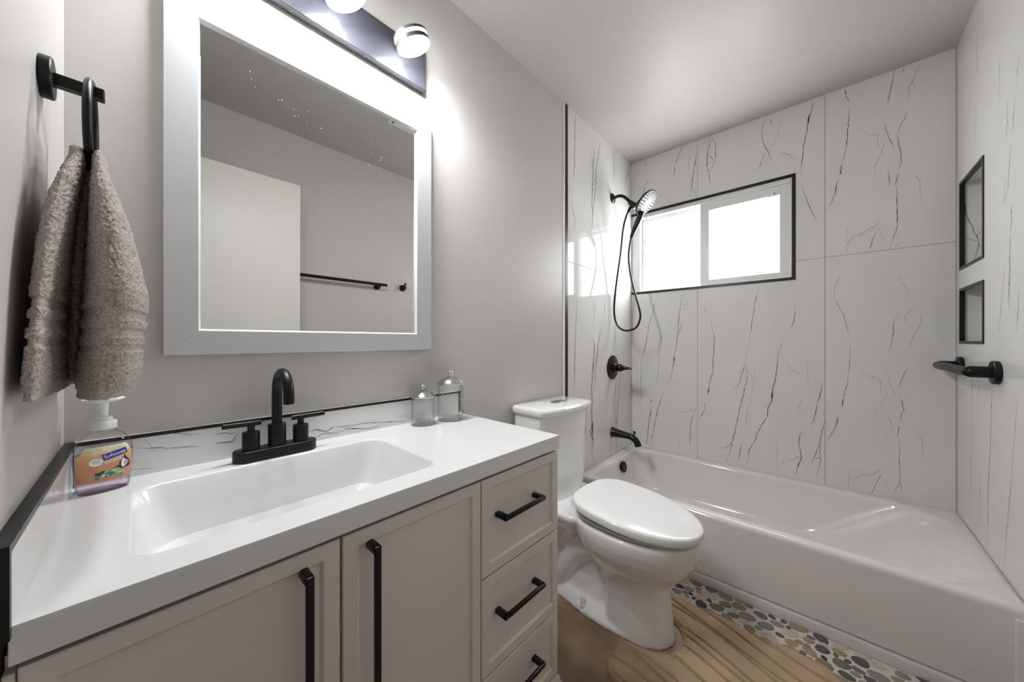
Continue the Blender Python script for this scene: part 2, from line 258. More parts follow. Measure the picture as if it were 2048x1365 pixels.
def obj(name, bm, m, parent=None, base=None, angle=35, recalc=True):
    """link bm (drawn in room coordinates, or in the parent's for a turned parent) as one mesh object"""
    if recalc: bmesh.ops.recalc_face_normals(bm, faces=bm.faces)
    me = bpy.data.meshes.new(name)
    bm.to_mesh(me); bm.free()
    for q in (m if isinstance(m, (list, tuple)) else [m]): me.materials.append(q)
    for p in me.polygons: p.use_smooth = True
    me.set_sharp_from_angle(angle=math.radians(angle))
    o = bpy.data.objects.new(name, me); COL.objects.link(o)
    if parent is not None:
        o.parent = parent
        if not parent.get('local_space'):
            me.transform(Matrix.Translation(-world_base(parent)))
        else: o['local_space'] = 1
    elif base is not None:
        me.transform(Matrix.Translation(-Vector(base))); o.location = base
    return o

def thing(name, label, cat, loc=(0, 0, 0), rotz=0.0, group=None):
    o = bpy.data.objects.new(name, None); COL.objects.link(o)
    o.empty_display_size = 0.05
    o.location = loc; o.rotation_euler = (0, 0, rotz)
    o['label'] = label; o['category'] = cat
    if group: o['group'] = group
    return o

def tag(o, label, cat, group=None, kind=None):
    o['label'] = label; o['category'] = cat
    if group: o['group'] = group
    if kind: o['kind'] = kind
    return o

def struct(name, bm, m, label=None, cat=None, base=None, angle=35, parent=None):
    o = obj(name, bm, m, parent, base, angle)
    if parent is None: o['kind'] = 'structure'
    if label: o['label'] = label; o['category'] = cat
    return o

def quad(bm, pts, mi=0):
    f = bm.faces.new([bm.verts.new(p) for p in pts]); f.material_index = mi; return f

def add_veins(bm, data, fn, mi, seed=1, step=0.012, wob=0.0022):
    """thin ribbons of darker stone on a tile face; fn(a, z) gives the point on the face"""
    rnd = random.Random(seed)
    for wmm, pl in data:
        w = max(wmm / 1000.0, 0.0009)
        pts = []
        for (a0, z0), (a1, z1) in zip(pl[:-1], pl[1:]):
            n = max(1, int(math.hypot(a1 - a0, z1 - z0) / step))
            for k in range(n): pts.append((a0 + (a1 - a0) * k / n, z0 + (z1 - z0) * k / n))
        pts.append(pl[-1])
        n = len(pts); L_, R_ = [], []
        ph = rnd.random() * 100
        for i, (a, z) in enumerate(pts):
            a1, z1 = pts[min(i + 1, n - 1)]; a0, z0 = pts[max(i - 1, 0)]
            d = math.hypot(a1 - a0, z1 - z0) or 1; nx, nz = -(z1 - z0) / d, (a1 - a0) / d
            j = rnd.uniform(-wob, wob)
            tp = min(1.0, 0.25 + 3.0 * min(i, n - 1 - i) / max(n - 1, 1))
            ww = w * 0.5 * tp * (0.55 + 0.9 * abs(noise.noise(Vector((ph, i * 0.35, 0)))) + rnd.uniform(0, 0.25))
            L_.append(bm.verts.new(fn(a + nx * (j + ww), z + nz * (j + ww)))); R_.append(bm.verts.new(fn(a + nx * (j - ww), z + nz * (j - ww))))
        for i in range(n - 1):
            f = bm.faces.new((L_[i], L_[i + 1], R_[i + 1], R_[i])); f.material_index = mi

# ------------------------------------------------------------------ the room shell
WPF = -W            # painted face of the niche wall beyond the shower
DOOR0, DOOR1 = -1.25, -0.56

bm = new_bm(); add_box(bm, -1.4, L + 0.1, -1.7, 0.1, -0.1, 0.0)
struct('floor', bm, M['floor'])
bm = new_bm(); add_box(bm, -1.4, L + 0.1, -1.7, 0.1, H, H + 0.1)
struct('ceiling', bm, M['ceiling'])

GW = 0.0018            # half a grout joint
def joint(bm, fn, a0, a1, z0, z1, mi):
    quad(bm, [fn(a0, z0), fn(a1, z0), fn(a1, z1), fn(a0, z1)], mi)

# faucet wall: paint, then tile from XT to the corner
bm = new_bm()
add_box(bm, -1.4, XT, 0.0, 0.1, 0.0, H)
t0 = len(bm.faces)
add_box(bm, XT, L + 0.1, 0.0, 0.1, 0.0, H, mi=1)
fw = lambda a, z: (a, -0.0004, z)
for x in (2.3596,): joint(bm, fw, x - GW, x + GW, ZR, H, 2)
joint(bm, fw, XT, L, 1.5676 - GW, 1.5676 + GW, 2)
add_veins(bm, VEINS_FAUCET, lambda a, z: (a, -0.0006, z), 3, 3, wob=0.004)
struct('wall_back', bm, [M['paint'], M['tile'], M['grout'], M['vein']])

# window wall
bm = new_bm()
WY, WZ0, WZ1 = -0.957, 1.4621, 2.0664
add_box(bm, L, L + 0.1, -W, 0.0, 0.0, WZ0)
add_box(bm, L, L + 0.1, -W, 0.0, WZ1, H)
add_box(bm, L, L + 0.1, -W, WY, WZ0, WZ1)
ww = lambda a, z: (L - 0.0004, a, z)
joint(bm, ww, -0.4523 - GW, -0.4523 + GW, ZR, WZ0, 1); joint(bm, ww, -0.4523 - GW, -0.4523 + GW, WZ1, H, 1)
joint(bm, ww, -1.0801 - GW, -1.0801 + GW, ZR, H, 1)
joint(bm, ww, -W, WY, 1.5676 - GW, 1.5676 + GW, 1)
joint(bm, ww, -W, -W + 0.004, ZR, H, 1); joint(bm, ww, -0.004, 0, ZR, WZ0, 1)
add_veins(bm, VEINS_WINDOW, lambda a, z: (L - 0.0006, a, z), 2, 5)
struct('wall_right', bm, [M['tile'], M['grout'], M['vein']])

# niche wall
NX0, NX1 = 2.2500, 2.5700
NZ = ((1.1020, 1.3450), (1.4270, 1.8150))
ND = 0.09
bm = new_bm()
add_box(bm, -1.4, XT, -1.7, WPF, 0.0, H, mi=0)
add_box(bm, XT, NX0, -1.7, -W, 0.0, H, mi=1)
add_box(bm, NX1, L + 0.1, -1.7, -W, 0.0, H, mi=1)
add_box(bm, NX0, NX1, -1.7, -W, 0.0, NZ[0][0], mi=1)
add_box(bm, NX0, NX1, -1.7, -W, NZ[0][1], NZ[1][0], mi=1)
add_box(bm, NX0, NX1, -1.7, -W, NZ[1][1], H, mi=1)
add_box(bm, NX0, NX1, -1.7, -W - ND, NZ[0][0], NZ[0][1], mi=1)
add_box(bm, NX0, NX1, -1.7, -W - ND, NZ[1][0], NZ[1][1], mi=1)
fn = lambda a, z: (a, -W + 0.0006, z)
add_veins(bm, VEINS_NICHE, fn, 2, 7, wob=0.004)
# veins that run over the far side of the upper niche
sv = [(3.0, [(-W - 0.012, 1.80), (-W - 0.014, 1.70), (-W - 0.02, 1.66), (-W - 0.045, 1.57), (-W - 0.05, 1.54), (-W - 0.045, 1.50), (-W - 0.035, 1.46), (-W - 0.03, 1.43)]),
      (1.6, [(-W - 0.045, 1.57), (-W - 0.062, 1.60)]), (1.6, [(-W - 0.048, 1.545), (-W - 0.02, 1.57), (-W - 0.002, 1.58)]), (1.4, [(-W - 0.05, 1.54), (-W - 0.066, 1.50)])]
add_veins(bm, sv, lambda a, z: (NX1 - 0.0006, a, z), 2, 9, wob=0.0015)
struct('wall_front', bm, [M['paint'], M['tile'], M['vein']])

# left wall with the doorway, and the hallway beyond it
bm = new_bm()
add_box(bm, -0.1, 0.0, DOOR1, 0.0, 0.0, H)
add_box(bm, -0.1, 0.0, WPF, DOOR0, 0.0, H)
add_box(bm, -0.1, 0.0, DOOR0, DOOR1, 2.07, H)
struct('wall_left', bm, M['paint'])
bm = new_bm(); add_box(bm, -1.5, -1.4, -1.7, 0.1, 0.0, H)
struct('wall_hall', bm, M['paint'])

# door, swung open into the room, parallel to the niche wall
bm = new_bm()
add_box(bm, 0.035, 0.752, DOOR0 - 0.035, DOOR0 - 0.002, 0.012, 2.024, 0.002, 1)
door = struct('door_1', bm, M['door'])
# black edge trims
def trim(i, boxes, m=None, label=None):
    bm = new_bm()
    for b in boxes: add_box(bm, *b)
    return struct('trim_%d' % i, bm, m or M['black_trim'])
trim(1, [(XT - 0.006, XT + 0.020, -0.006, 0.0, 0.0, H)])                          # tile edge, floor to ceiling
trim(2, [(XT - 0.017, XT - 0.006, -0.0045, 0.0, 0.0, H)], M['caulk'])
TW = 0.016
trim(3, [(L - 0.004, L + 0.05, WY, -0.002, WZ1 - TW, WZ1), (L - 0.004, L + 0.05, WY, -0.002, WZ0, WZ0 + TW), (L - 0.004, L + 0.05, WY, WY + TW, WZ0 + TW, WZ1 - TW)])
TW = 0.012
for i, (z0, z1) in enumerate(NZ):
    trim(4 + i, [(NX0, NX1, -W - 0.012, -W + 0.003, z0, z0 + TW), (NX0, NX1, -W - 0.012, -W + 0.003, z1 - TW, z1),
                 (NX0, NX0 + TW, -W - 0.012, -W + 0.003, z0 + TW, z1 - TW), (NX1 - TW, NX1, -W - 0.012, -W + 0.003, z0 + TW, z1 - TW)])

# tiled splashes round the counter
ZC = 0.827
bm = new_bm()
add_box(bm, 0.013, 0.958, -0.012, 0.0, ZC, 0.9150)
add_veins(bm, VEINS_SPLASH, lambda a, z: (a, -0.0124, z), 1, 11, step=0.006, wob=0.0012)
s = struct('trim_6', bm, [M['tile'], M['vein_soft']])
bm = new_bm()
add_box(bm, 0.013, 0.9686, -0.0138, -0.0110, 0.9075, 0.9152); add_box(bm, 0.958, 0.9650, -0.0135, 0.0, ZC, 0.9067)
obj('edge_trim', bm, M['black_trim'], s)
bm = new_bm()
add_box(bm, 0.0, 0.012, -0.500, 0.0, ZC, 0.9067)
s = struct('trim_7', bm, M['tile'])
bm = new_bm()
add_box(bm, 0.0, 0.0135, -0.508, 0.0, 0.9067, 0.9150); add_box(bm, 0.0, 0.0135, -0.508, -0.500, ZC - 0.004, 0.9067)
obj('edge_trim', bm, M['black_trim'], s)

# window: white slider with two frosted panes
win = bpy.data.objects.new('window_1', None); COL.objects.link(win); win.location = (L + 0.03, WY / 2, WZ0); win['kind'] = 'structure'
def ring(bm, x0, x1, y0, y1, z0, z1, l, r, b, t, bev=0.002):
    add_box(bm, x0, x1, y0, y0 + l, z0, z1, bev, 1); add_box(bm, x0, x1, y1 - r, y1, z0, z1, bev, 1)
    add_box(bm, x0, x1, y0 + l, y1 - r, z0, z0 + b, bev, 1); add_box(bm, x0, x1, y0 + l, y1 - r, z1 - t, z1, bev, 1)
a, b = WY + TW, -0.002
bm = new_bm(); ring(bm, L + 0.004, L + 0.075, a, b, WZ0 + TW, WZ1 - TW, 0.012, 0.062, 0.008, 0.032)
obj('window_frame', bm, M['vinyl'], win)
bm = new_bm(); ring(bm, L + 0.010, L + 0.040, a + 0.012, -0.4655, WZ0 + TW + 0.008, WZ1 - TW - 0.032, 0.050, 0.054, 0.035, 0.052)
sash = obj('sash', bm, M['vinyl'], win)
bm = new_bm(); add_box(bm, L + 0.024, L + 0.030, a + 0.058, -0.515, WZ0 + 0.050, WZ1 - 0.090)
obj('pane', bm, M['pane'], sash)
bm = new_bm(); add_box(bm, L + 0.006, L + 0.0102, -0.880, -0.828, 1.966, 1.990, 0.001, 1)
stk = obj('sticker', bm, M['caulk'], sash)
bm = new_bm()
for (y, z, dy, dz) in ((-0.8625, 1.980, .0012, .006), (-0.8585, 1.980, .0012, .006), (-0.8605, 1.980, .0035, .0012)):
    add_box(bm, L + 0.0054, L + 0.0061, y - dy, y + dy, z - dz, z + dz)
obj('letter', bm, M['slot'], stk)
bm = new_bm(); ring(bm, L + 0.044, L + 0.070, -0.500, -0.064, WZ0 + TW + 0.004, WZ1 - TW - 0.026, 0.040, 0.026, 0.018, 0.034)
sash2 = obj('sash', bm, M['vinyl'], win)
bm = new_bm(); add_box(bm, L + 0.056, L + 0.062, -0.465, -0.086, WZ0 + 0.028, WZ1 - 0.066)
obj('pane', bm, M['pane'], sash2)
bm = new_bm(); add_box(bm, L + 0.030, L + 0.044, -0.467, -0.461, 1.675, 1.735, 0.001, 1); add_box(bm, L + 0.022, L + 0.036, -0.465, -0.459, 1.70, 1.712, 0.001, 1)
obj('latch', bm, M['vinyl'], win)

# pebble strip set in pale grout along the tub
PX0, PX1 = 1.672, 1.834
bm = new_bm()
add_box(bm, PX0, PX1, -1.46, -0.35, 0.0, 0.004)
rnd = random.Random(21)
pal = [(0.055, 0.05, 0.052), (0.10, 0.092, 0.09), (0.17, 0.155, 0.15), (0.26, 0.235, 0.22), (0.25, 0.19, 0.125), (0.36, 0.27, 0.175), (0.30, 0.25, 0.19), (0.52, 0.46, 0.39)]
pm = [flat('pebble_stone_%d' % i, c, 0.4) for i, c in enumerate(pal)]
cent = []
tries = 0
while tries < 9000 and len(cent) < 420:
    tries += 1
    x, y = rnd.uniform(PX0 + 0.004, PX1 - 0.004), rnd.uniform(-1.45, -0.36)
    r = rnd.uniform(0.0165, 0.0255) if tries < 5000 else rnd.uniform(0.008, 0.015)
    if all(math.hypot(x - q[0], (y - q[1]) * 0.80) > (r + q[2]) * 0.93 for q in cent): cent.append((x, y, r))
for x, y, r in cent:
    el = rnd.uniform(1.08, 1.38); th = rnd.gauss(PI / 2, 0.45); n = 14
    ca, sa = math.cos(th), math.sin(th)
    ph = rnd.random() * 6
    def pt(k, s, z):
        an = 2 * PI * k / n; rr = r * 0.97 * (1 + 0.08 * math.sin(2 * an + ph) + 0.05 * math.sin(3 * an + 2 * ph))
        u, v = rr * s * math.cos(an) * el, rr * s * math.sin(an) / el ** 0.4
        return (min(max(x + u * ca - v * sa, PX0), PX1), y + u * sa + v * ca, z)
    rings = [[pt(k, s, z) for k in range(n)] for s, z in ((1.0, 0.0035), (0.97, 0.0058), (0.86, 0.0072))]
    w_ = [0.9, 1.2, 1.2, 1.2, 1.4, 1.3, 1.0, 1.0]
    mi = 1 + rnd.choices(range(8), w_)[0]
    add_loft(bm, rings, True, False, True, mi)
struct('trim_8', bm, [M['pgrout']] + pm)

# ------------------------------------------------------------------ bathtub
tub = thing('bathtub', 'white built-in bathtub with a plain apron under the window', 'bathtub', ((XTUB + L) / 2, -W / 2, 0))
def rrect(x0, x1, y0, y1, r, z, n=10):
    """rounded rectangle; r = radii at (x1,y1),(x0,y1),(x0,y0),(x1,y0)"""
    if not isinstance(r, (tuple, list)): r = (r,) * 4
    out = []
    for (cx, cy, a0), q in zip(((x1, y1, 0), (x0, y1, 90), (x0, y0, 180), (x1, y0, 270)), r):
        sx, sy = (1 if cx == x1 else -1), (1 if cy == y1 else -1)
        for k in range(n + 1):
            t = math.radians(a0 + 90 * k / n)
            out.append((cx - sx * q + q * math.cos(t), cy - sy * q + q * math.sin(t), z))
    return out
bm = new_bm()
TX0, TX1, TY0, TY1 = XTUB, L - 0.002, -W + 0.002, -0.002
R = []
R.append(rrect(TX0, TX1, TY0, TY1, 0.003, 0.058))
R.append(rrect(TX0, TX1, TY0, TY1, 0.003, ZR - 0.022))
for k in range(1, 6):
    t = PI / 2 * k / 5
    R.append(rrect(TX0 + 0.022 * (1 - math.cos(t)), TX1, TY0, TY1, 0.003, ZR - 0.022 * (1 - math.sin(t))))
# inner edge: narrow rim at the front and back, wider at the drain end and round the far corner
IX0, IX1, IY0, IY1 = TX0 + 0.062, TX1 - 0.046, TY0 + 0.036, TY1 - 0.066
rad = (0.10, 0.08, 0.10, 0.20)
R.append(rrect(IX0 - 0.020, IX1 + 0.020, IY0 - 0.020, IY1 + 0.020, [q + 0.02 for q in rad], ZR))
for k in range(1, 7):
    t = PI / 2 * k / 6
    d = -0.020 + 0.020 * math.sin(t) + 0.004 * k / 6
    z = ZR - 0.020 * (1 - math.cos(t))
    R.append(rrect(IX0 + d, IX1 - d, IY0 - 0.020 + 0.072 * k / 6, IY1 - d, [max(q - d, 0.03) for q in rad[:2]] + [0.12 - 0.01 * k / 6, 0.22 - 0.06 * k / 6], z))
for f in (0.1, 0.25, 0.4, 0.55, 0.7, 0.82, 0.91, 0.97, 1.0):
    z = ZR - 0.02 - (ZR - 0.02 - 0.06) * (1 - (1 - f) ** 1.25) if f < 1 else 0.058
    s = f ** 1.1
    e = 0.03 * max(0, (f - 0.8) / 0.2) ** 2
    R.append(rrect(IX0 + 0.03 * s + e, IX1 - 0.055 * s - e, IY0 + 0.052 + 0.35 * f ** 0.85 + e * 2, IY1 - 0.075 * s - e, (0.10, 0.09, 0.11, 0.16), z))
add_loft(bm, R, True, False, True)
tb = obj('basin', bm, M['tub'], tub, angle=80)
bm = new_bm()
add_box(bm, TX0 - 0.001, TX0 + 0.03, TY0, TY1, 0.0, 0.046, 0.006, 3)
add_box(bm, TX0 + 0.006, TX0 + 0.03, TY0, TY1, 0.03, 0.07)
add_box(bm, TX0 - 0.007, TX0 + 0.02, TY0, TY0 + 0.028, 0.0, ZR - 0.03, 0.006, 3)
obj('apron_skirt', bm, M['tub'], tub)
bm = new_bm()
add_lathe(bm, (2.292, -0.0865, 0.272), (0, -1, 0.2), [(0.030, -0.02), (0.036, 0.0), (0.036, 0.004), (0.032, 0.008), (0.012, 0.009), (0.0, 0.009)], 32)
obj('overflow_cover', bm, M['bronze'], tub)

# ------------------------------------------------------------------ vanity
YF = -0.482
van = thing('vanity_cabinet', 'off-white shaker vanity cabinet with two doors and a drawer stack', 'cabinet', (0.49, -0.24, 0))
bm = new_bm()
add_box(bm, 0.004, 0.022, -0.462, -0.004, 0.085, 0.7862); add_box(bm, 0.9465, 0.9645, -0.462, -0.004, 0.085, 0.7862)
add_box(bm, 0.022, 0.9465, -0.020, -0.004, 0.085, 0.7862); add_box(bm, 0.022, 0.9465, -0.462, -0.020, 0.085, 0.103)
add_box(bm, 0.022, 0.9465, -0.462, -0.446, 0.103, 0.7862)
add_box(bm, 0.004, 0.0125, -0.478, -0.460, 0.085, 0.7740, 0.001, 1)
obj('carcass', bm, M['cabinet'], van)
bm = new_bm()
prof = [(0.0, 0.095), (0.004, 0.088), (0.006, 0.075), (0.016, 0.060), (0.018, 0.052), (0.018, 0.0)]
def rect_ring(d, z): return [(0.004, YF - d, z), (0.9665 + d, YF - d, z), (0.9665 + d, -0.006, z), (0.004, -0.006, z)]
add_loft(bm, [rect_ring(d, z) for d, z in prof], True, True, True)
obj('plinth', bm, M['cabinet'], van, angle=30)

def shaker(bm, x0, x1, z0, z1, fr=0.027, rec=0.0065):
    """frame-and-panel front: outer slab with a sunk panel and a small sloped bead"""
    y0, y1 = YF, YF + 0.019
    e = 0.0015
    def rr(a, y): return [(x0 + a, y, z0 + a), (x1 - a, y, z0 + a), (x1 - a, y, z1 - a), (x0 + a, y, z1 - a)]
    add_loft(bm, [rr(0, y1), rr(0, y0 + e), rr(e, y0), rr(fr - 0.002, y0), rr(fr - 0.0005, y0 + 0.001), rr(fr + 0.003, y0 + rec), rr(fr + 0.006, y0 + rec)], True, True, True)

def pull(bm, p0, p1):
    """bar pull with square section and block feet; p0, p1 are its ends on the front face (x, z)"""
    (xa, za), (xb, zb) = p0, p1
    yo = YF - 0.032
    w = 0.0058
    if abs(xb - xa) < 1e-6:
        add_box(bm, xa - w, xa + w, yo, yo + 0.009, min(za, zb), max(za, zb), 0.0022, 2)
        for z, s in ((max(za, zb), -1), (min(za, zb), 1)):
            add_box(bm, xa - w, xa + w, yo + 0.001, YF + 0.008, min(z, z + s * 0.016), max(z, z + s * 0.016), 0.0022, 2)
    else:
        add_box(bm, xa, xb, yo, yo + 0.009, za - w, za + w, 0.0022, 2)
        for x, s in ((xa, 1), (xb, -1)):
            add_box(bm, min(x, x + s * 0.016), max(x, x + s * 0.016), yo + 0.001, YF + 0.008, za - w, za + w, 0.0022, 2)
ZT = 0.7785
for (x0, x1, hx) in ((0.0140, 0.3290, 0.2745), (0.3335, 0.6500, 0.3815)):
    bm = new_bm(); shaker(bm, x0, x1, 0.100, ZT)
    d = obj('door', bm, M['cabinet'], van, angle=25)
    bm = new_bm(); pull(bm, (hx, 0.755), (hx, 0.420))
    obj('handle', bm, M['black'], d)
for (z0, z1) in ((0.5415, ZT), (0.2975, 0.5370), (0.100, 0.2935)):
    bm = new_bm(); shaker(bm, 0.6530, 0.9665, z0, z1)
    d = obj('drawer', bm, M['cabinet'], van, angle=25)
    bm = new_bm(); zc_ = (z0 + z1) / 2 + 0.018
    pull(bm, (0.703, zc_), (0.865, zc_))
    obj('handle', bm, M['black'], d)

# countertop with an integral trough basin
top = thing('vanity_countertop', 'glossy white countertop with a rectangular basin moulded into it', 'countertop', (0.49, -0.24, ZC - 0.04))
bm = new_bm()
X0, X1, Y0, Y1 = 0.0090, 0.9686, -0.4863, -0.0090
ZB = 0.7867
bx0, bx1, by0, by1 = 0.088, 0.578, -0.424, -0.103
R = [rrect(X0, X1, Y0, Y1, 0.002, ZB, 8), rrect(X0, X1, Y0, Y1, 0.002, ZC - 0.0045, 8), rrect(X0, X1, Y0, Y1, 0.002, ZC - 0.0022, 8), rrect(X0 + 0.0006, X1 - 0.0006, Y0 + 0.0006, Y1, 0.002, ZC - 0.0006, 8), rrect(X0 + 0.0022, X1 - 0.0022, Y0 + 0.0022, Y1 - .001, 0.002, ZC, 8), rrect(X0 + 0.0045, X1 - 0.0045, Y0 + 0.0045, Y1 - .002, 0.002, ZC, 8), rrect(bx0 - .004, bx1 + .004, by0 - .004, by1 + .004, 0.044, ZC, 8),
     rrect(bx0, bx1, by0, by1, 0.040, ZC, 8), rrect(bx0 + 0.002, bx1 - 0.002, by0 + 0.002, by1 - 0.002, 0.039, ZC - 0.0015, 8), rrect(bx0 + 0.004, bx1 - 0.004, by0 + 0.004, by1 - 0.004, 0.038, ZC - 0.005, 8)]
for f in (0.3, 0.6, 0.78, 0.9, 0.97, 1.0):
    e = 0.045 * max(0, (f - 0.55) / 0.45) ** 2.2
    z = ZC - 0.005 - 0.136 * math.sin(f * PI / 2)
    s = 0.010 * f
    R.append(rrect(bx0 + 0.004 + 0.05 * f + e, bx1 - 0.004 - 0.05 * f - e, by0 + 0.004 + s + e, by1 - 0.004 - s - e, 0.042, z, 8))
add_loft(bm, R, True, False, True)
obj('basin', bm, M['counter'], top, angle=28)
bm = new_bm(); add_lathe(bm, (0.333, -0.262, ZC - 0.1415), (0, 0, 1), [(0.030, 0), (0.030, 0.003), (0.024, 0.005), (0.02, 0.003), (0.0, 0.003)], 32)
obj('drain', bm, M['black'], top)

# ------------------------------------------------------------------ basin faucet
fau = thing('basin_faucet', 'matte black gooseneck faucet with two lever handles behind the basin', 'faucet', (0.335, -0.062, ZC))
def stadium(cx, cy, hl, r, n=12):
    o = []
    for k in range(n + 1): a = -PI / 2 + PI * k / n; o.append((cx + hl + r * math.cos(a), cy + r * math.sin(a)))
    for k in range(n + 1): a = PI / 2 + PI * k / n; o.append((cx - hl + r * math.cos(a), cy + r * math.sin(a)))
    return o
FY = -0.066
bm = new_bm(); add_prism(bm, stadium(0.3345, FY, 0.062, 0.027), ZC, ZC + 0.026, 0.003)
obj('base_plate', bm, M['black'], fau)
bm = new_bm()
add_lathe(bm, (0.3345, FY, ZC + 0.025), (0, 0, 1), [(0.0195, 0), (0.0195, 0.052), (0.0185, 0.054), (0.010, 0.054)], 36)
pts = [(0.3345, FY, ZC + 0.075), (0.3345, FY, ZC + 0.115), (0.3345, FY, ZC + 0.155)]
for k in range(1, 19):
    a = PI * k / 18 * 0.985; r = 0.050
    pts.append((0.3345, FY - r + r * math.cos(a), ZC + 0.160 + r * math.sin(a)))
e = Vector(pts[-1]); pts += [(0.3345, e.y - 0.0006, e.z - 0.010), (0.3345, e.y - 0.001, e.z - 0.022)]
add_tube(bm, pts, 0.0112, 24)
add_lathe(bm, (0.3345, e.y - 0.001, e.z - 0.0222), (0, 0, -1), [(0.0085, -0.004), (0.0085, 0.0003), (0.0, 0.0003)], 20)
obj('spout', bm, M['black'], fau)
for x, d in ((0.2815, -1), (0.3875, 1)):
    bm = new_bm()
    add_lathe(bm, (x, FY, ZC + 0.025), (0, 0, 1), [(0.0178, 0), (0.0178, 0.041), (0.0168, 0.043), (0.0075, 0.043), (0.0075, 0.060)], 32)
    hb = obj('valve_body', bm, M['black'], fau)
    bm = new_bm()
    add_tube(bm, [(x - d * 0.020, FY - 0.003 * -1, ZC + 0.087), (x - d * 0.0195, FY + 0.003, ZC + 0.087), (x + d * 0.0545, FY - 0.008, ZC + 0.090), (x + d * 0.055, FY - 0.008, ZC + 0.090)], [0.0048, 0.0062, 0.0062, 0.0048], 16)
    add_lathe(bm, (x, FY, ZC + 0.080), (0, 0, 1), [(0.0070, 0), (0.0070, 0.007)], 20)
    obj('lever', bm, M['black'], hb)

# ------------------------------------------------------------------ framed mirror
mir = thing('wall_mirror', 'rectangular mirror in a wide white frame above the basin', 'mirror', (0.479, -0.010, 1.082))
fx0, fx1, fz0, fz1 = 0.1342, 0.8236, 1.0824, 1.9171
ix0, ix1, iz0, iz1 = 0.1914, 0.7653, 1.1380, 1.8613
yf, yb = -0.022, -0.001
def rail(o0, o1, i0, i1):
    bm = new_bm(); g = 0.0003
    F = [(o0[0], yf, o0[1]), (o1[0], yf, o1[1]), (i1[0], yf, i1[1]), (i0[0], yf, i0[1])]
    B = [(p[0], yb, p[2]) for p in F]
    add_loft(bm, [F, B], True, True, True)
    bmesh.ops.recalc_face_normals(bm, faces=bm.faces)
    bmesh.ops.bevel(bm, geom=bm.edges[:], offset=0.0007, segments=1, affect='EDGES')
    obj('frame_rail', bm, M['frame'], mir)
O = [(fx0, fz0), (fx1, fz0), (fx1, fz1), (fx0, fz1)]; I = [(ix0, iz0), (ix1, iz0), (ix1, iz1), (ix0, iz1)]
for k in range(4): rail(O[k], O[(k + 1) % 4], I[k], I[(k + 1) % 4])
bm = new_bm()
def rr(a, y): return [(ix0 + a, y, iz0 + a), (ix1 - a, y, iz0 + a), (ix1 - a, y, iz1 - a), (ix0 + a, y, iz1 - a)]
add_loft(bm, [rr(-0.0008, -0.0205), rr(0.0006, -0.0205), rr(0.0035, -0.0115), rr(0.0045, -0.0115), rr(0.0045, -0.0085)], True)
obj('inner_bead', bm, M['lip'], mir, angle=20)
bm = new_bm(); add_box(bm, ix0 - 0.01, ix1 + 0.01, -0.0095, -0.004, iz0 - 0.01, iz1 + 0.01)
TLT = Matrix.Translation((0, -0.0095, 1.4997)) @ Matrix.Rotation(math.radians(0.41), 4, 'X') @ Matrix.Translation((0, 0.0095, -1.4997))
bmesh.ops.transform(bm, matrix=TLT, verts=bm.verts)      # the mirror hangs leaning out a little at the top
rnd = random.Random(4)
for k in range(46):                                      # dried water specks on the glass
    t = rnd.random()
    if k < 34: x, z = 0.29 + 0.36 * t + rnd.gauss(0, .012), 1.775 - 0.10 * t + rnd.gauss(0, .010)
    else: x, z = rnd.uniform(0.60, 0.66), rnd.uniform(1.55, 1.76)
    r = rnd.uniform(0.0003, 0.0010)
    add_lathe(bm, TLT @ Vector((x, -0.0096, z)), (0, -1, 0), [(r, 0), (r * 0.7, 0.0001)], 7, False, True, 1)
obj('glass', bm, [M['mirror'], M['spot']], mir)

# ------------------------------------------------------------------ vanity light
vl = thing('vanity_light', 'black bar light with tilting round LED heads above the mirror', 'wall light', (0.479, -0.0015, 2.08))
bm = new_bm(); add_box(bm, 0.1600, 0.7980, -0.027, -0.002, 2.0130, 2.1500, 0.0015, 1)
pl = obj('back_plate', bm, M['plate'], vl)
for x in (0.378, 0.581):
    bm = new_bm(); add_lathe(bm, (x, -0.015, 2.0135), (0, 0, -1), [(0.0042, 0), (0.0042, 0.0012), (0.0025, 0.002), (0, 0.002)], 14)
    obj('screw', bm, M['lampbody'], pl)
AX = Vector((0.40, -0.05, -0.915)).normalized()
HS = lambda pr: [(r * 1.14, h * 0.80) for r, h in pr]
for x in (0.2680, 0.4790, 0.6900):
    c = Vector((x, -0.115, 2.066))
    bm = new_bm()
    add_lathe(bm, c - AX * 0.024, AX, HS([(0.020, -0.002), (0.040, 0.0), (0.0475, 0.004), (0.0475, 0.014), (0.0446, 0.0145)]), 48, True, False)
    add_lathe(bm, c - AX * 0.024, AX, HS([(0.0446, 0.0255), (0.0475, 0.026), (0.0475, 0.041), (0.0452, 0.0425)]), 48, False, False)
    add_tube(bm, [c + Vector((-.004, 0.090, 0.024)), c + Vector((-.004, 0.020, 0.024))], 0.008, 16)
    hd = obj('lamp_head', bm, M['lampbody'], vl)
    bm = new_bm()
    add_lathe(bm, c - AX * 0.024, AX, HS([(0.0455, 0.0143), (0.0462, 0.015), (0.0462, 0.025), (0.0455, 0.0257)]), 48, False, False)
    obj('glow_band', bm, M['diffuser'], hd)
    bm = new_bm()
    add_lathe(bm, c - AX * 0.024, AX, HS([(0.0455, 0.0452), (0.0455, 0.0450), (0.038, 0.049), (0.026, 0.0515), (0.0, 0.0525)]), 48, True, True)
    obj('diffuser', bm, M['diffuser'], hd)

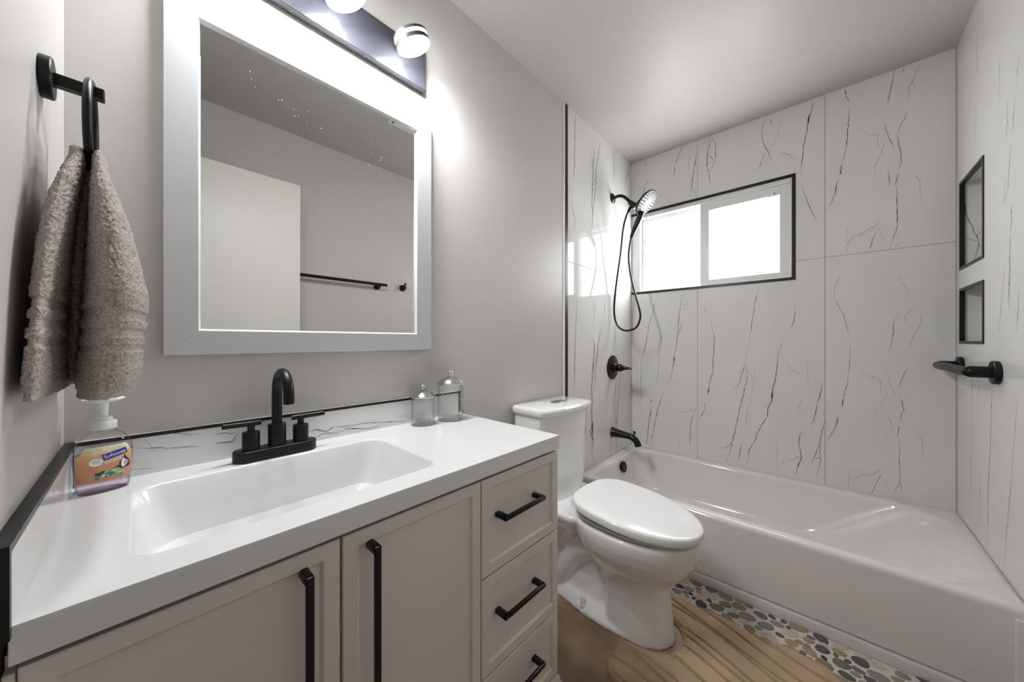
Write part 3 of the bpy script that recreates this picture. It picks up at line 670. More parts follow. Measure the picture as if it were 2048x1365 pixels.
# ------------------------------------------------------------------ toilet (drawn in its own space: back at y = 0, front towards -y)
wc = thing('toilet', 'white two-piece toilet with closed lid between vanity and bathtub', 'toilet', (1.455, -0.020, 0), -0.044)
wc['local_space'] = 1
def egg(cy, hw, lf, lr, z, n=64, sq=2.25, x0=0.0):
    """egg outline: half width hw, reaching lf forward (-y) and lr back of cy"""
    o = []
    for k in range(n):
        t = 2 * PI * k / n
        c, s = math.cos(t), math.sin(t)
        e = sq if s > 0 else 2.0
        q = (abs(c) ** e + abs(s) ** e) ** (-1 / e)
        o.append((x0 + hw * c * q, cy + (lr if s > 0 else lf) * s * q, z))
    return o
def slab(hw0, hw1, y0, y1, z0, z1): pass
bm = new_bm()
# bowl
add_loft(bm, [egg(-.47, *a) for a in ((.060, .11, .10, .12), (.085, .150, .12, .185), (.105, .180, .14, .215), (.130, .212, .16, .245), (.152, .240, .18, .280), (.168, .258, .195, .315), (.177, .268, .205, .350), (.180, .272, .210, .376), (.179, .271, .21, .392), (.172, .264, .20, .400))], True, True, True)
# front column
add_loft(bm, [egg(-.500, .110, .158, .09, 0.0, sq=4), egg(-.500, .108, .156, .09, .012, sq=4), egg(-.500, .103, .150, .085, .07, sq=4), egg(-.500, .099, .143, .085, .14, sq=4), egg(-.498, .098, .140, .085, .20, sq=4), egg(-.495, .102, .147, .085, .245, sq=4)], True, True, True)
# rear deck under the tank
add_loft(bm, [rrect(-a, a, y0, -.012, r, z, 6) for a, y0, r, z in ((.075, -.24, .05, .20), (.10, -.27, .06, .26), (.135, -.31, .07, .325), (.160, -.34, .07, .360), (.171, -.36, .07, .380), (.172, -.36, .07, .396), (.166, -.35, .06, .404))], True, True, True)
# trapway and foot
add_loft(bm, [rrect(-a, a, y0, y1, .045, z, 6) for a, y0, y1, z in ((.095, -.50, -.06, .0), (.068, -.50, -.07, .06), (.050, -.50, -.08, .12), (.048, -.50, -.08, .30))], True, True, True)
for sx in (-1, 1):
    add_tube(bm, spline([(sx * .020, -.42, .27), (sx * .034, -.36, .25), (sx * .042, -.29, .215), (sx * .046, -.235, .16), (sx * .050, -.205, .10), (sx * .052, -.17, .03)], 6), 0.044, 18)
foot = [(0.100, -.02), (.104, -.20), (.120, -.33), (.124, -.42), (.113, -.50), (.090, -.58)]
ol = [(x, y) for x, y in foot] + [(-x, y) for x, y in reversed(foot)]
t_ = [(x, y, 0.0) for x, y in ol]
add_loft(bm, [t_, [(x, y, .014) for x, y in ol], [(x * .95, y, .022) for x, y in ol], [(x * .72, y, .045) for x, y in ol]], True, True, True)
bmesh.ops.recalc_face_normals(bm, faces=bm.faces)
bowl = obj('bowl', bm, M['ceramic'], wc)
md = bowl.modifiers.new('blend', 'REMESH'); md.mode = 'VOXEL'; md.voxel_size = 0.0052; md.use_smooth_shade = True
ms = bowl.modifiers.new('soften', 'SMOOTH'); ms.factor = 0.5; ms.iterations = 4
bpy.context.view_layer.update()
dg = bpy.context.evaluated_depsgraph_get()
nm = bpy.data.meshes.new_from_object(bowl.evaluated_get(dg))
bowl.modifiers.clear(); old = bowl.data; bowl.data = nm; bpy.data.meshes.remove(old); nm.name = 'bowl'
for p in nm.polygons: p.use_smooth = True
# bolt caps
for sx in (-1, 1):
    bm = new_bm(); add_lathe(bm, (sx * .104, -.333, .026), (0, 0, 1), [(.0135, -.012), (.0135, .004), (.0110, .006), (.0100, .030), (.006, .036), (0, .037)], 24)
    obj('bolt_cap', bm, M['seat'], wc)
# tank, lid, button
def tank_out(hw, yb, yf_, bow, r, z, n=14):
    o = []
    for k in range(n + 1):                       # bowed front from right to left
        s = 1 - 2 * k / n
        x = hw * math.copysign(abs(s) ** 0.9, s)
        o.append((x, yf_ - bow * (1 - abs(s) ** 2.2), z))
    o += [(-hw, (yf_ + yb) * .55, z), (-hw, yb - r, z), (-hw + r * .3, yb - r * .3, z), (-hw + r, yb, z), (0, yb, z), (hw - r, yb, z), (hw - r * .3, yb - r * .3, z), (hw, yb - r, z), (hw, (yf_ + yb) * .55, z)]
    return o
bm = new_bm()
T_ = [(.140, -.01, -.115, .050, .372), (.160, -.008, -.132, .058, .377), (.171, -.006, -.146, .058, .392), (.176, -.005, -.152, .054, .43), (.178, -.005, -.156, .050, .50), (.182, -.005, -.162, .042, .65), (.184, -.005, -.168, .036, .775), (.184, -.005, -.168, .036, .785)]
add_loft(bm, [tank_out(hw, yb, yf_, bow, .02, z) for hw, yb, yf_, bow, z in T_], True, True, True)
tank = obj('tank', bm, M['ceramic'], wc, angle=50)
for dx, dz in ((0.0, 0.0), (-0.004, -0.020)):
    bm = new_bm()
    add_tube(bm, [(0.163 + dx + 0.0062 * math.cos(2 * PI * k / 16), -.1782 + 0.0004 * k * 0, .748 + dz + 0.0075 * math.sin(2 * PI * k / 16)) for k in range(17)], 0.0009, 6)
    obj('emblem', bm, flat('pale_grey_print', (.45, .45, .45)), tank)
bm = new_bm()
Ld = [(.186, -.004, -.172, .036, .784), (.194, -.003, -.182, .038, .787), (.197, -.002, -.186, .039, .797), (.197, -.002, -.186, .039, .808), (.194, -.004, -.182, .038, .8155), (.186, -.008, -.174, .036, .8185)]
add_loft(bm, [tank_out(hw, yb, yf_, bow, .02, z) for hw, yb, yf_, bow, z in Ld], True, True, True)
lid = obj('tank_lid', bm, M['ceramic'], wc, angle=50)
bm = new_bm(); add_prism(bm, stadium(0.028, -.104, .022, .024), .8180, .8215, .001)
bt = obj('flush_button', bm, M['green'], lid)
bm = new_bm(); add_box(bm, 0.0275, 0.0285, -.128, -.080, .8213, .8219)
obj('divider', bm, M['slot'], bt)
# seat and closed cover, a little higher at the hinges
def tilt(pts, z0, dz=0.034):
    return [(x, y, z0 + z + dz * (y + .745) / .47) for x, y, z in pts]
def cover(hw, lf, lr, z): return egg(-.475, hw, lf, lr, z, 72, 3.2)
bm = new_bm()
add_loft(bm, [tilt(cover(a, b, c, z), .402, .016) for a, b, c, z in ((.172, .262, .185, 0.0), (.172, .262, .185, .010))], True, True, True)
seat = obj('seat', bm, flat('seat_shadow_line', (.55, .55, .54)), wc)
bm = new_bm()
C_ = [(.180, .270, .191, .0), (.1845, .2755, .1955, .002), (.186, .277, .197, .006), (.1858, .2768, .1968, .024), (.1845, .2755, .1955, .0275), (.181, .272, .192, .0300), (.172, .262, .184, .0310), (.12, .19, .13, .0322), (.05, .08, .055, .0328)]
add_loft(bm, [tilt(cover(a, b, c, z), .412) for a, b, c, z in C_], True, True, True)
obj('seat_lid', bm, M['seat'], wc, angle=60)
for sx in (-1, 1):
    bm = new_bm(); add_box(bm, sx * .075 - .02, sx * .075 + .02, -.300, -.262, .400, .440, .006, 3)
    obj('hinge', bm, M['seat'], wc)

# ------------------------------------------------------------------ bath mat shaped round the toilet foot
MX0, MX1, MY0, MY1, MR = 1.142, 1.668, -1.13, -0.530, 0.065
def sd_mat(x, y):
    # rounded rectangle
    cx, cy = (MX0 + MX1) / 2, (MY0 + MY1) / 2
    qx, qy = abs(x - cx) - (MX1 - MX0) / 2 + MR, abs(y - cy) - (MY1 - MY0) / 2 + MR
    d = math.hypot(max(qx, 0), max(qy, 0)) + min(max(qx, qy), 0) - MR
    # toilet cut-out
    ex, ey = (x - 1.430) / .136, (y + .47) / .232
    if y > -.47: ey = 0
    e = (abs(ex) ** 2.3 + abs(ey) ** 2.3) ** (1 / 2.3)
    dc = (e - 1) * .136
    k = 0.02
    h = max(k - abs(d - (-dc)), 0) / k
    return max(d, -dc) + h * h * k * .25
bm = new_bm()
G = 0.0032
nx, ny = int((MX1 - MX0) / G) + 3, int((MY1 - MY0) / G) + 3
def groove(x, y):
    u = x - MX0; v = -y
    f1 = (u + .045 * math.sin(6.2 * v + 0.6) + .30 * (v - .8) * .5) / .076
    f2 = (u + .070 * math.sin(4.3 * v + 2.9) + .06 * v) / .118
    d1 = abs(f1 - round(f1)) * .076; d2 = abs(f2 - round(f2)) * .118
    return max(math.exp(-(d1 / .0030) ** 2), 0.9 * math.exp(-(d2 / .0030) ** 2)), min(d1, d2)
vg = {}
for i in range(nx):
    for j in range(ny):
        x, y = MX0 - G + i * G, MY0 - G + j * G
        s = sd_mat(x, y)
        if s > G * 1.0: continue
        if s > -G * 0.5:
            gx = (sd_mat(x + 1e-4, y) - s) / 1e-4; gy = (sd_mat(x, y + 1e-4) - s) / 1e-4
            x -= gx * s; y -= gy * s; s = 0
        g, dd = groove(x, y)
        ez = min(1.0, -s / .016)
        z = .004 + .014 * math.sqrt(max(0, 1 - (1 - ez) ** 2)) + .0070 * (1 - math.exp(-dd / .010)) - .0125 * g * (1 if -s > .010 else max(0, -s / .010))
        if abs(-s - .014) < .0035: z -= .0022
        vg[i, j] = bm.verts.new((x, y, max(z, .003)))
for i in range(nx - 1):
    for j in range(ny - 1):
        q = [vg.get(k) for k in ((i, j), (i + 1, j), (i + 1, j + 1), (i, j + 1))]
        if None not in q: bm.faces.new(q)
bed = [e for e in bm.edges if e.is_boundary]
r = bmesh.ops.extrude_edge_only(bm, edges=bed)
for v in r['geom']:
    if isinstance(v, bmesh.types.BMVert): v.co.z = 0.0005
mt = obj('bath_mat', bm, M['mat'], base=(1.405, -0.83, 0), angle=180)
tag(mt, 'tan contour bath mat with wavy grooves cut round the toilet foot', 'bath mat')

# ------------------------------------------------------------------ towel ring and towel
tr = thing('towel_ring', 'black towel ring on a short post holding the taupe towel', 'towel ring', (0.0, -0.24, 1.504))
bm = new_bm(); add_lathe(bm, (0.0, -.240, 1.504), (1, 0, 0), [(.0275, 0), (.0295, .0015), (.0295, .011), (.0278, .0125), (0.0, .0125)], 40)
obj('wall_plate', bm, M['black'], tr)
bm = new_bm(); add_box(bm, .011, .0615, -.2475, -.2325, 1.4955, 1.5125, .0012, 1)
obj('post', bm, M['black'], tr)
RC = Vector((.0475, -.240, 1.4475)); RR = .0650
bm = new_bm()
rings = []
for k in range(56):
    a = 2 * PI * k / 56; d = Vector((0, math.cos(a), math.sin(a)))
    rings.append([RC + d * (RR + .0062 * math.cos(b)) + Vector((.0050 * math.sin(b), 0, 0)) for b in [2 * PI * q / 14 for q in range(14)]])
add_loft(bm, rings + [rings[0]], True)
bmesh.ops.remove_doubles(bm, verts=bm.verts, dist=1e-6)
obj('ring', bm, M['black'], tr)

def interp(tab, z):
    tab = sorted(tab)
    if z <= tab[0][0]: return tab[0][1]
    for (a, p), (b, q) in zip(tab[:-1], tab[1:]):
        if z <= b:
            t = (z - a) / (b - a); return p + (q - p) * t
    return tab[-1][1]
Z0, Z1 = 1.031, 1.412
RXL = [(1.03, .0365), (1.063, .038), (1.169, .0425), (1.275, .0462), (1.356, .0490), (1.39, .0500), (1.412, .052)]
RXR = [(1.03, .0935), (1.05, .0980), (1.10, .1020), (1.15, .1065), (1.18, .1070), (1.236, .0975), (1.294, .0875), (1.333, .0760), (1.371, .0660), (1.395, .0630), (1.412, .0600)]
LXL = [(1.03, .0030), (1.09, .0040), (1.141, .0055), (1.193, .0065), (1.246, .0095), (1.30, .0150), (1.343, .0225), (1.374, .0280), (1.395, .0290), (1.412, .0300)]
LXR = [(1.03, .0285), (1.10, .0300), (1.168, .0320), (1.273, .0375), (1.361, .0430), (1.39, .0445), (1.412, .0445)]
YN = [(1.03, -.400), (1.10, -.398), (1.18, -.390), (1.26, -.368), (1.33, -.335), (1.375, -.303), (1.40, -.285), (1.412, -.262)]
YNL = [(1.03, -.440), (1.10, -.428), (1.14, -.418), (1.20, -.402), (1.26, -.382), (1.33, -.345), (1.375, -.306), (1.40, -.285), (1.412, -.262)]
YFR = [(1.03, -.080), (1.18, -.090), (1.30, -.130), (1.375, -.178), (1.40, -.200), (1.412, -.222)]
def band(z, dz):
    z = z + dz
    b = 0
    for a, c in ((1.138, 1.150), (1.114, 1.124), (1.092, 1.101)):
        if a < z < c: b = 1
    if z < 1.042: b = 1
    return b
def lobe(bm, XL, XR, YN, seed, dz, ph):
    NZ_, NA = 210, 210
    rings = []
    for i in range(NZ_ + 1):
        f = i / NZ_
        z = Z0 + (Z1 - Z0) * f + (dz if f < .5 else dz * (1 - f) * 2)
        zz = Z0 + (Z1 - Z0) * f
        xl, xr = interp(XL, zz), interp(XR, zz)
        yn, yf_ = interp(YN, zz), interp(YFR, zz)
        cx, cy, a, b = (xl + xr) / 2, (yn + yf_) / 2, (xr - xl) / 2, (yf_ - yn) / 2
        fl = min(1, (Z1 - zz) / .2)
        bd = band(zz, 0)
        if f > .94: 
            q = math.sqrt(max(0.0, 1 - ((f - .94) / .06) ** 2)); a *= .25 + .75 * q; b *= .45 + .55 * q
        ring_ = []
        for k in range(NA):
            t = 2 * PI * k / NA
            c, s = math.cos(t), math.sin(t)
            e = 2.5
            q = (abs(c) ** e + abs(s) ** e) ** (-1 / e)
            fold = 1 + fl * (.07 * math.sin(3 * t + ph + .8 * math.sin(zz * 14)) + .045 * math.sin(7 * t + ph * 2 + zz * 9))
            x, y = cx + a * c * q * min(fold, 1.04), cy + b * s * q * (1 + (fold - 1) * .15)
            p = Vector((x, y, z))
            nrm = Vector((c / max(a, 1e-4), s / max(b, 1e-4), 0)).normalized()
            if bd: d = -.0016 + .0003 * math.sin(zz * 4200)
            else: d = .0021 * noise.noise(p * 300 + Vector((seed, 0, 0))) + .0013 * noise.noise(p * 680) + .0012 * noise.noise(p * 60)
            if zz < 1.036: p.z += .003 * noise.noise(Vector((t * 5, seed, 0)))
            p += nrm * d
            p.x = max(p.x, .0022)
            ring_.append(p)
        rings.append(ring_)
    add_loft(bm, rings, True, True, True)
bm = new_bm()
lobe(bm, LXL, LXR, YNL, 3.0, .016, .5)
lobe(bm, RXL, RXR, YN, 11.0, .007, 2.3)
NXL = [(1.03, .0200), (1.30, .0260), (1.40, .0420)]
NXR = [(1.03, .0500), (1.30, .0540), (1.40, .0540)]
YMN = [(1.03, -.300), (1.20, -.290), (1.33, -.265), (1.40, -.252)]
Z0, Z1 = 1.045, 1.385
lobe(bm, NXL, NXR, YMN, 5.0, .012, 1.1)
# the bunch that passes over the ring
add_tube(bm, spline([(.034, -.24, 1.362), (.038, -.24, 1.384), (.0475, -.24, 1.392), (.057, -.24, 1.384), (.061, -.24, 1.362)], 6), [.008] * 25, 14)
tw = obj('hand_towel', bm, M['towel'], base=(.05, -.24, 1.03), angle=180)
tag(tw, 'taupe terry hand towel hanging folded from the black ring', 'towel')

# ------------------------------------------------------------------ soap bottle
SB = Vector((.052, -.062, ZC)); SA = 0.22
sp = thing('soap_bottle', 'clear pump bottle of lilac hand soap in the counter corner', 'soap bottle', SB, SA)
sp['local_space'] = 1
BP = [(0.0, .031, .018), (.003, .034, .0205), (.008, .0350, .0215), (.020, .0350, .0215), (.040, .0365, .022), (.060, .0385, .0225), (.075, .0390, .0225), (.088, .0370, .022), (.098, .0325, .021), (.106, .0260, .0190), (.112, .0190, .0165), (.117, .0150, .0145), (.124, .0142, .0142)]
def bot(z):
    for (a, p, q), (b, r_, s) in zip(BP[:-1], BP[1:]):
        if z <= b:
            t = (z - a) / (b - a); return p + (r_ - p) * t, q + (s - q) * t
    return BP[-1][1:]
def bring(z, g=0.0, n=48):
    a, b = bot(z); e = 2.3
    o = []
    for k in range(n):
        t = 2 * PI * k / n; c, s = math.cos(t), math.sin(t); q = (abs(c) ** e + abs(s) ** e) ** (-1 / e)
        o.append(((a - g) * c * q, (b - g) * s * q, z))
    return o
def fine(z0, z1, n): return [z0 + (z1 - z0) * k / n for k in range(n + 1)]
bm = new_bm()
add_loft(bm, [bring(z) for z in [0, .0015, .003, .0055, .008] + fine(.014, .124, 26)], True, True, True)
obj('bottle_body', bm, M['bottle'], sp, angle=60)
bm = new_bm()
add_loft(bm, [bring(z, .0014) for z in [.002, .004, .006, .009] + fine(.014, .074, 12)], True, True, True)
obj('liquid_soap', bm, M['soap'], sp, angle=60)
bm = new_bm()
add_lathe(bm, (0, 0, .118), (0, 0, 1), [(.0172, 0), (.0178, .001), (.0178, .013), (.0172, .015), (.0125, .016), (.0118, .0225), (.0085, .024)], 40)
obj('cap', bm, M['pump'], sp)
bm = new_bm()
add_lathe(bm, (0, 0, .140), (0, 0, 1), [(.0062, 0), (.0062, .013), (.0068, .014), (.0068, .030)], 24)
add_loft(bm, [[(x * s, y * s - .004 * (1 - s), z) for x, y, z in egg(-.002, .0275, .026, .0165, zz, 40)] for s, zz in ((.42, .1685), (.82, .1715), (1.0, .1745), (1.0, .1760), (.9, .1775), (.5, .1785))], True, True, True)
obj('pump_head', bm, M['pump'], sp)
def lab(s, z, eps):
    """point on the front of the bottle, s metres right of its middle"""
    a, b = bot(z); e = 2.3
    u = min(abs(s) / a, .999)
    return (s, -b * (1 - u ** e) ** (1 / e) - eps, z)
def patch(bm, fn, ns, nz, eps, mi=0):
    g = [[bm.verts.new(lab(*fn(i / ns, j / nz), eps)) for j in range(nz + 1)] for i in range(ns + 1)]
    for i in range(ns):
        for j in range(nz): f = bm.faces.new((g[i][j], g[i + 1][j], g[i + 1][j + 1], g[i][j + 1])); f.material_index = mi
def blob(bm, s, z, rs, rz, rot, eps, mi=0, n=20, shape=None):
    c = bm.verts.new(lab(s, z, eps)); ca, sa = math.cos(rot), math.sin(rot); vs = []
    for k in range(n):
        t = 2 * PI * k / n; q = shape(t) if shape else 1
        u, v = rs * q * math.cos(t), rz * q * math.sin(t)
        vs.append(bm.verts.new(lab(s + u * ca - v * sa, z + u * sa + v * ca, eps)))
    for k in range(n): f = bm.faces.new((c, vs[k], vs[(k + 1) % n])); f.material_index = mi
def polyp(bm, pts, eps, mi=0):
    f = bm.faces.new([bm.verts.new(lab(s, z, eps)) for s, z in pts]); f.material_index = mi
# printed front: orange and yellow ground
bm = new_bm()
def ground(u, v):
    half = .0345 * (1 - .25 * max(0, v - .75) / .25)
    return (-half + 2 * half * u * (1 - .10 * max(0, .35 - v)), .022 + .066 * v)
patch(bm, ground, 24, 24, .0005)
lm = bpy.data.materials.new('label_print'); lm.use_nodes = True
nt = lm.node_tree; b_ = nt.nodes['Principled BSDF']; b_.inputs['Roughness'].default_value = .35
tc = nt.nodes.new('ShaderNodeTexCoord'); sx_ = nt.nodes.new('ShaderNodeSeparateXYZ'); nt.links.new(tc.outputs['Object'], sx_.inputs[0])
nz_ = nt.nodes.new('ShaderNodeTexNoise'); nz_.inputs['Scale'].default_value = 95; nt.links.new(tc.outputs['Object'], nz_.inputs['Vector'])
mr = nt.nodes.new('ShaderNodeMapRange'); mr.inputs['From Min'].default_value = .022; mr.inputs['From Max'].default_value = .090
nt.links.new(sx_.outputs['Z'], mr.inputs['Value'])
ad = nt.nodes.new('ShaderNodeMath'); ad.operation = 'MULTIPLY_ADD'; ad.inputs[1].default_value = .45; ad.inputs[2].default_value = -.22
nt.links.new(nz_.outputs['Fac'], ad.inputs[0])
a2 = nt.nodes.new('ShaderNodeMath'); a2.operation = 'ADD'; nt.links.new(mr.outputs[0], a2.inputs[0]); nt.links.new(ad.outputs[0], a2.inputs[1])
rp = nt.nodes.new('ShaderNodeValToRGB')
els = rp.color_ramp.elements
els[0].position = .0; els[0].color = (.48, .21, .13, 1); els[1].position = .45; els[1].color = (.58, .27, .14, 1)
for pos, c in ((.68, (.72, .38, .18, 1)), (.84, (.72, .60, .36, 1)), (.95, (.74, .76, .55, 1))):
    e_ = els.new(pos); e_.color = c
nt.links.new(a2.outputs[0], rp.inputs[0]); nt.links.new(rp.outputs[0], b_.inputs['Base Color'])
lb = obj('label', bm, lm, sp, angle=60)
# blue name plate with the white name
bm = new_bm()
PA = Vector((-.0050, .0665)); PD = Vector((.97, .235)).normalized(); PN = Vector((-PD.y, PD.x))
def plate(u, v):
    q = PA + PD * (.0325 * u) + PN * (.0115 * (v - .5)); return q.x, q.y
patch(bm, plate, 16, 6, .0009)
obj('name_plate', bm, flat('label_blue', (.02, .025, .28)), lb)
cu = bpy.data.curves.new('name', 'FONT'); cu.body = 'Softsoap'; cu.size = 1.0
to = bpy.data.objects.new('name', cu); COL.objects.link(to); bpy.context.view_layer.update()
tm = bpy.data.meshes.new_from_object(to.evaluated_get(bpy.context.evaluated_depsgraph_get()))
bpy.data.objects.remove(to, do_unlink=True)
bm = new_bm(); bm.from_mesh(tm); bpy.data.meshes.remove(tm)
xs = [v.co.x for v in bm.verts]; x0_, x1_ = min(xs), max(xs)
bmesh.ops.subdivide_edges(bm, edges=[e for e in bm.edges if e.calc_length() > .15], cuts=1)
for v in bm.verts:
    u, w_ = (v.co.x - x0_) / (x1_ - x0_), v.co.y
    q = PA + PD * (.0020 + .0285 * u) + PN * (-.0026 + .0088 * w_)
    v.co = Vector(lab(q.x, q.y, .0013))
obj('lettering', bm, flat('label_white', (.85, .85, .85)), lb, recalc=False)
# round white seal with lines of print, and two lines under the name
bm = new_bm(); blob(bm, -.0130, .0600, .0085, .0072, .15, .0009)
for k in range(2):
    q0 = PA + PN * (-.0095 - .0035 * k)
    def ln(u, v, q0=q0): 
        q = q0 + PD * (.028 * u) + PN * (.0009 * v); return q.x, q.y
    patch(bm, ln, 12, 1, .0009)
obj('seal', bm, flat('label_white', (.85, .85, .85)), lb)
bm = new_bm()
for k in range(4):
    q0 = Vector((-.0180 + .0010 * abs(k - 1.5), .0565 + .0022 * k))
    def ln(u, v, q0=q0): 
        q = q0 + Vector((.97, .2)) * (.0098 * u) + Vector((0, .0007 * v)); return q.x, q.y
    patch(bm, ln, 8, 1, .0013)
obj('small_print', bm, flat('label_grey', (.30, .30, .42)), lb)
# striped fish and green sea plants
bm = new_bm()
polyp(bm, [(.0235, .0665), (.0210, .0590), (.0170, .0535), (.0160, .0465), (.0130, .0465), (.0090, .0445), (.0150, .0430), (.0190, .0400), (.0260, .0400), (.0310, .0415), (.0315, .0490), (.0290, .0560), (.0260, .0600)], .0010, 0)
polyp(bm, [(.0220, .0590), (.0190, .0540), (.0190, .0440), (.0225, .0415), (.0262, .0450), (.0262, .0540)], .0013, 1)
polyp(bm, [(.0236, .0550), (.0228, .0450), (.0250, .0455), (.0258, .0520)], .0016, 2)
obj('fish_print', bm, [flat('label_black', (.02, .02, .04)), flat('label_white', (.85, .85, .85)), flat('label_sky', (.22, .36, .62))], lb)
bm = new_bm(); rnd = random.Random(8)
for k in range(26):
    s = rnd.uniform(-.0125, .0225); z = .0335 + .0045 * rnd.uniform(-1, 1) - .006 * ((s - .004) / .02) ** 2 + .003
    blob(bm, s, z, rnd.uniform(.002, .0042), rnd.uniform(.0016, .003), rnd.uniform(-.6, .6), .0010 + .00004 * k, rnd.choice((0, 0, 1, 1, 2, 3) if s < .006 else (1, 2, 2, 4, 4)), 10)
obj('plant_print', bm, [flat('label_dark_green', (.01, .09, .05)), flat('label_green', (.03, .28, .13)), flat('label_mint', (.25, .55, .38)), flat('label_ice', (.60, .75, .80)), flat('label_lime', (.42, .60, .22))], lb)

# ------------------------------------------------------------------ two glass jars
def jar(loc, r, h, label):
    t = thing('apothecary_jar', label, 'jar', loc, 0, 'glass jars on the counter')
    x, y, z = loc
    bm = new_bm()
    rr_ = r * .92
    add_lathe(bm, (x, y, z + .0005), (0, 0, 1), [(rr_ * .95, 0), (rr_, .003), (rr_, h - .002), (rr_ * .98, h), (rr_ * .93, h - .001), (rr_ * .93, .016), (rr_ * .90, .0135), (0, .0125)], 56, True, False)
    obj('jar_body', bm, M['glass'], t, angle=40)
    bm = new_bm(); add_lathe(bm, (x, y, z + .001), (0, 0, 1), [(rr_ * .93, .0005), (rr_ * .955, .0025), (rr_ * .955, .010), (rr_ * .90, .0115), (0, .0115)], 56, True, False)
    obj('jar_base', bm, M['glassbase'], t)
    bm = new_bm()
    q = r / .05
    add_lathe(bm, (x, y, z + h), (0, 0, 1), [(r * .88, 0.0002), (r * 1.04, .0012), (r * 1.05, .0028), (r * .97, .0048), (r * .86, .0090 * q + .001), (r * .70, .0180 * q), (r * .50, .0245 * q), (r * .28, .0285 * q), (r * .10, .0300 * q)], 56, True, True)
    ld = obj('jar_lid', bm, M['chrome'], t, angle=40)
    bm = new_bm(); k0 = z + h + .0295 * q; s = .0095 * q
    add_lathe(bm, (x, y, k0), (0, 0, 1), [(s * .55, 0), (s * .45, .003)] + [(s * math.sin(max(a, .45)), .003 + s * (math.cos(.45) - math.cos(a))) for a in [.45 + (PI - .45) * k / 12 for k in range(13)]], 28, True, True)
    obj('knob', bm, M['chrome'], ld)
    return t
jar((.7620, -.0620, ZC), .0425, .0940, 'smaller clear glass jar with domed metal lid, nearer the faucet')
jar((.8690, -.0750, ZC), .0500, .1300, 'taller clear glass jar with domed metal lid at the end of the tiled splash')

# ------------------------------------------------------------------ shower
XS = 2.3065
sh = thing('handheld_shower', 'black shower arm with a round head and hand wand on a hanging hose', 'shower', (XS, -.001, 2.095))
bm = new_bm()
add_lathe(bm, (XS, -.0005, 2.095), (0, -1, 0), [(.034, 0), (.034, .003), (.028, .009), (.014, .013), (.011, .016)], 36)
obj('wall_flange', bm, M['bronze'], sh)
bm = new_bm()
add_tube(bm, spline([(XS, -.004, 2.095), (XS, -.040, 2.100), (XS, -.075, 2.090), (XS, -.105, 2.062), (XS, -.128, 2.032)], 8), .0105, 20)
obj('shower_arm', bm, M['bronze'], sh)
bm = new_bm()
add_lathe(bm, (XS, -.122, 2.040), (0, -.62, -.78), [(.014, 0), (.017, .006), (.017, .022), (.020, .026), (.020, .044), (.016, .050), (.014, .062)], 28)
add_tube(bm, [(XS, -.142, 2.012), (XS - .006, -.128, 1.992), (XS - .010, -.118, 1.970)], [.012, .011, .010], 18)
obj('diverter', bm, M['bronze'], sh)
HN = Vector((-.02, -.74, -.67)).normalized()
HC = Vector((XS, -.232, 2.004))
bm = new_bm()
add_lathe(bm, HC - HN * .030, HN, [(.012, -.014), (.020, -.008), (.030, .000), (.062, .014), (.081, .022), (.0845, .028), (.0835, .034), (.0800, .0355)], 52, True, True)
add_tube(bm, [HC - HN * .036, Vector((XS, -.160, 1.993))], .017, 18)
hd = obj('head_shell', bm, M['bronze'], sh, angle=40)
bm = new_bm(); add_lathe(bm, HC - HN * .030, HN, [(.079, .0345), (.079, .0366), (.072, .0380), (0, .0385)], 52)
fc = obj('spray_face', bm, M['nozzle'], hd)
u_, v_, _ = frame_of(HN)
for rr_, n_, s_ in ((.070, 24, .0052), (.057, 18, .0052), (.044, 12, .0046)):
    for k in range(n_):
        a = 2 * PI * (k + (.5 if n_ == 20 else 0)) / n_; c = HC + HN * .0082 + (u_ * math.cos(a) + v_ * math.sin(a)) * rr_
        bm = new_bm(); add_lathe(bm, c - HN * .002, HN, [(s_, 0), (s_, .0032), (s_ * .5, .0038), (0, .0038)], 8, False, True)
        obj('nozzle', bm, M['slot'], fc)
bm = new_bm(); add_lathe(bm, HC - HN * .030, HN, [(.036, .0378), (.036, .0395), (.032, .0402), (.020, .0404), (.016, .0395), (0, .0395)], 40)
obj('center_disc', bm, flat('grey_nozzle_disc', (.22, .22, .21)), fc)
bm = new_bm()
wp = spline([HC + Vector((-.004, .024, -.050)), (XS - .004, -.199, 1.935), (XS - .004, -.172, 1.880), (XS - .004, -.150, 1.835), (XS - .004, -.134, 1.795)], 8)
add_tube(bm, wp, [.012 + .006 * math.sin(PI * min(1, k / (len(wp) - 1) * 1.25)) if k < len(wp) * .8 else .0135 - .004 * (k / len(wp) - .8) / .2 for k in range(len(wp))], 20)
obj('hand_wand', bm, M['bronze'], sh)
bm = new_bm()
hp = spline([(XS - .004, -.134, 1.797), (XS - .006, -.122, 1.730), (XS - .010, -.120, 1.655), (XS - .014, -.134, 1.553), (XS - .018, -.163, 1.434), (XS - .020, -.190, 1.340), (XS - .020, -.202, 1.270), (XS - .020, -.178, 1.206), (XS - .020, -.130, 1.184), (XS - .020, -.080, 1.190), (XS - .020, -.040, 1.230), (XS - .020, -.0215, 1.310), (XS - .018, -.0275, 1.431), (XS - .016, -.045, 1.565), (XS - .014, -.066, 1.714), (XS - .012, -.082, 1.863), (XS - .011, -.102, 1.940), (XS - .010, -.118, 1.975)], 8)
add_tube(bm, hp, .0066, 14)
obj('hose', bm, M['bronze'], sh)

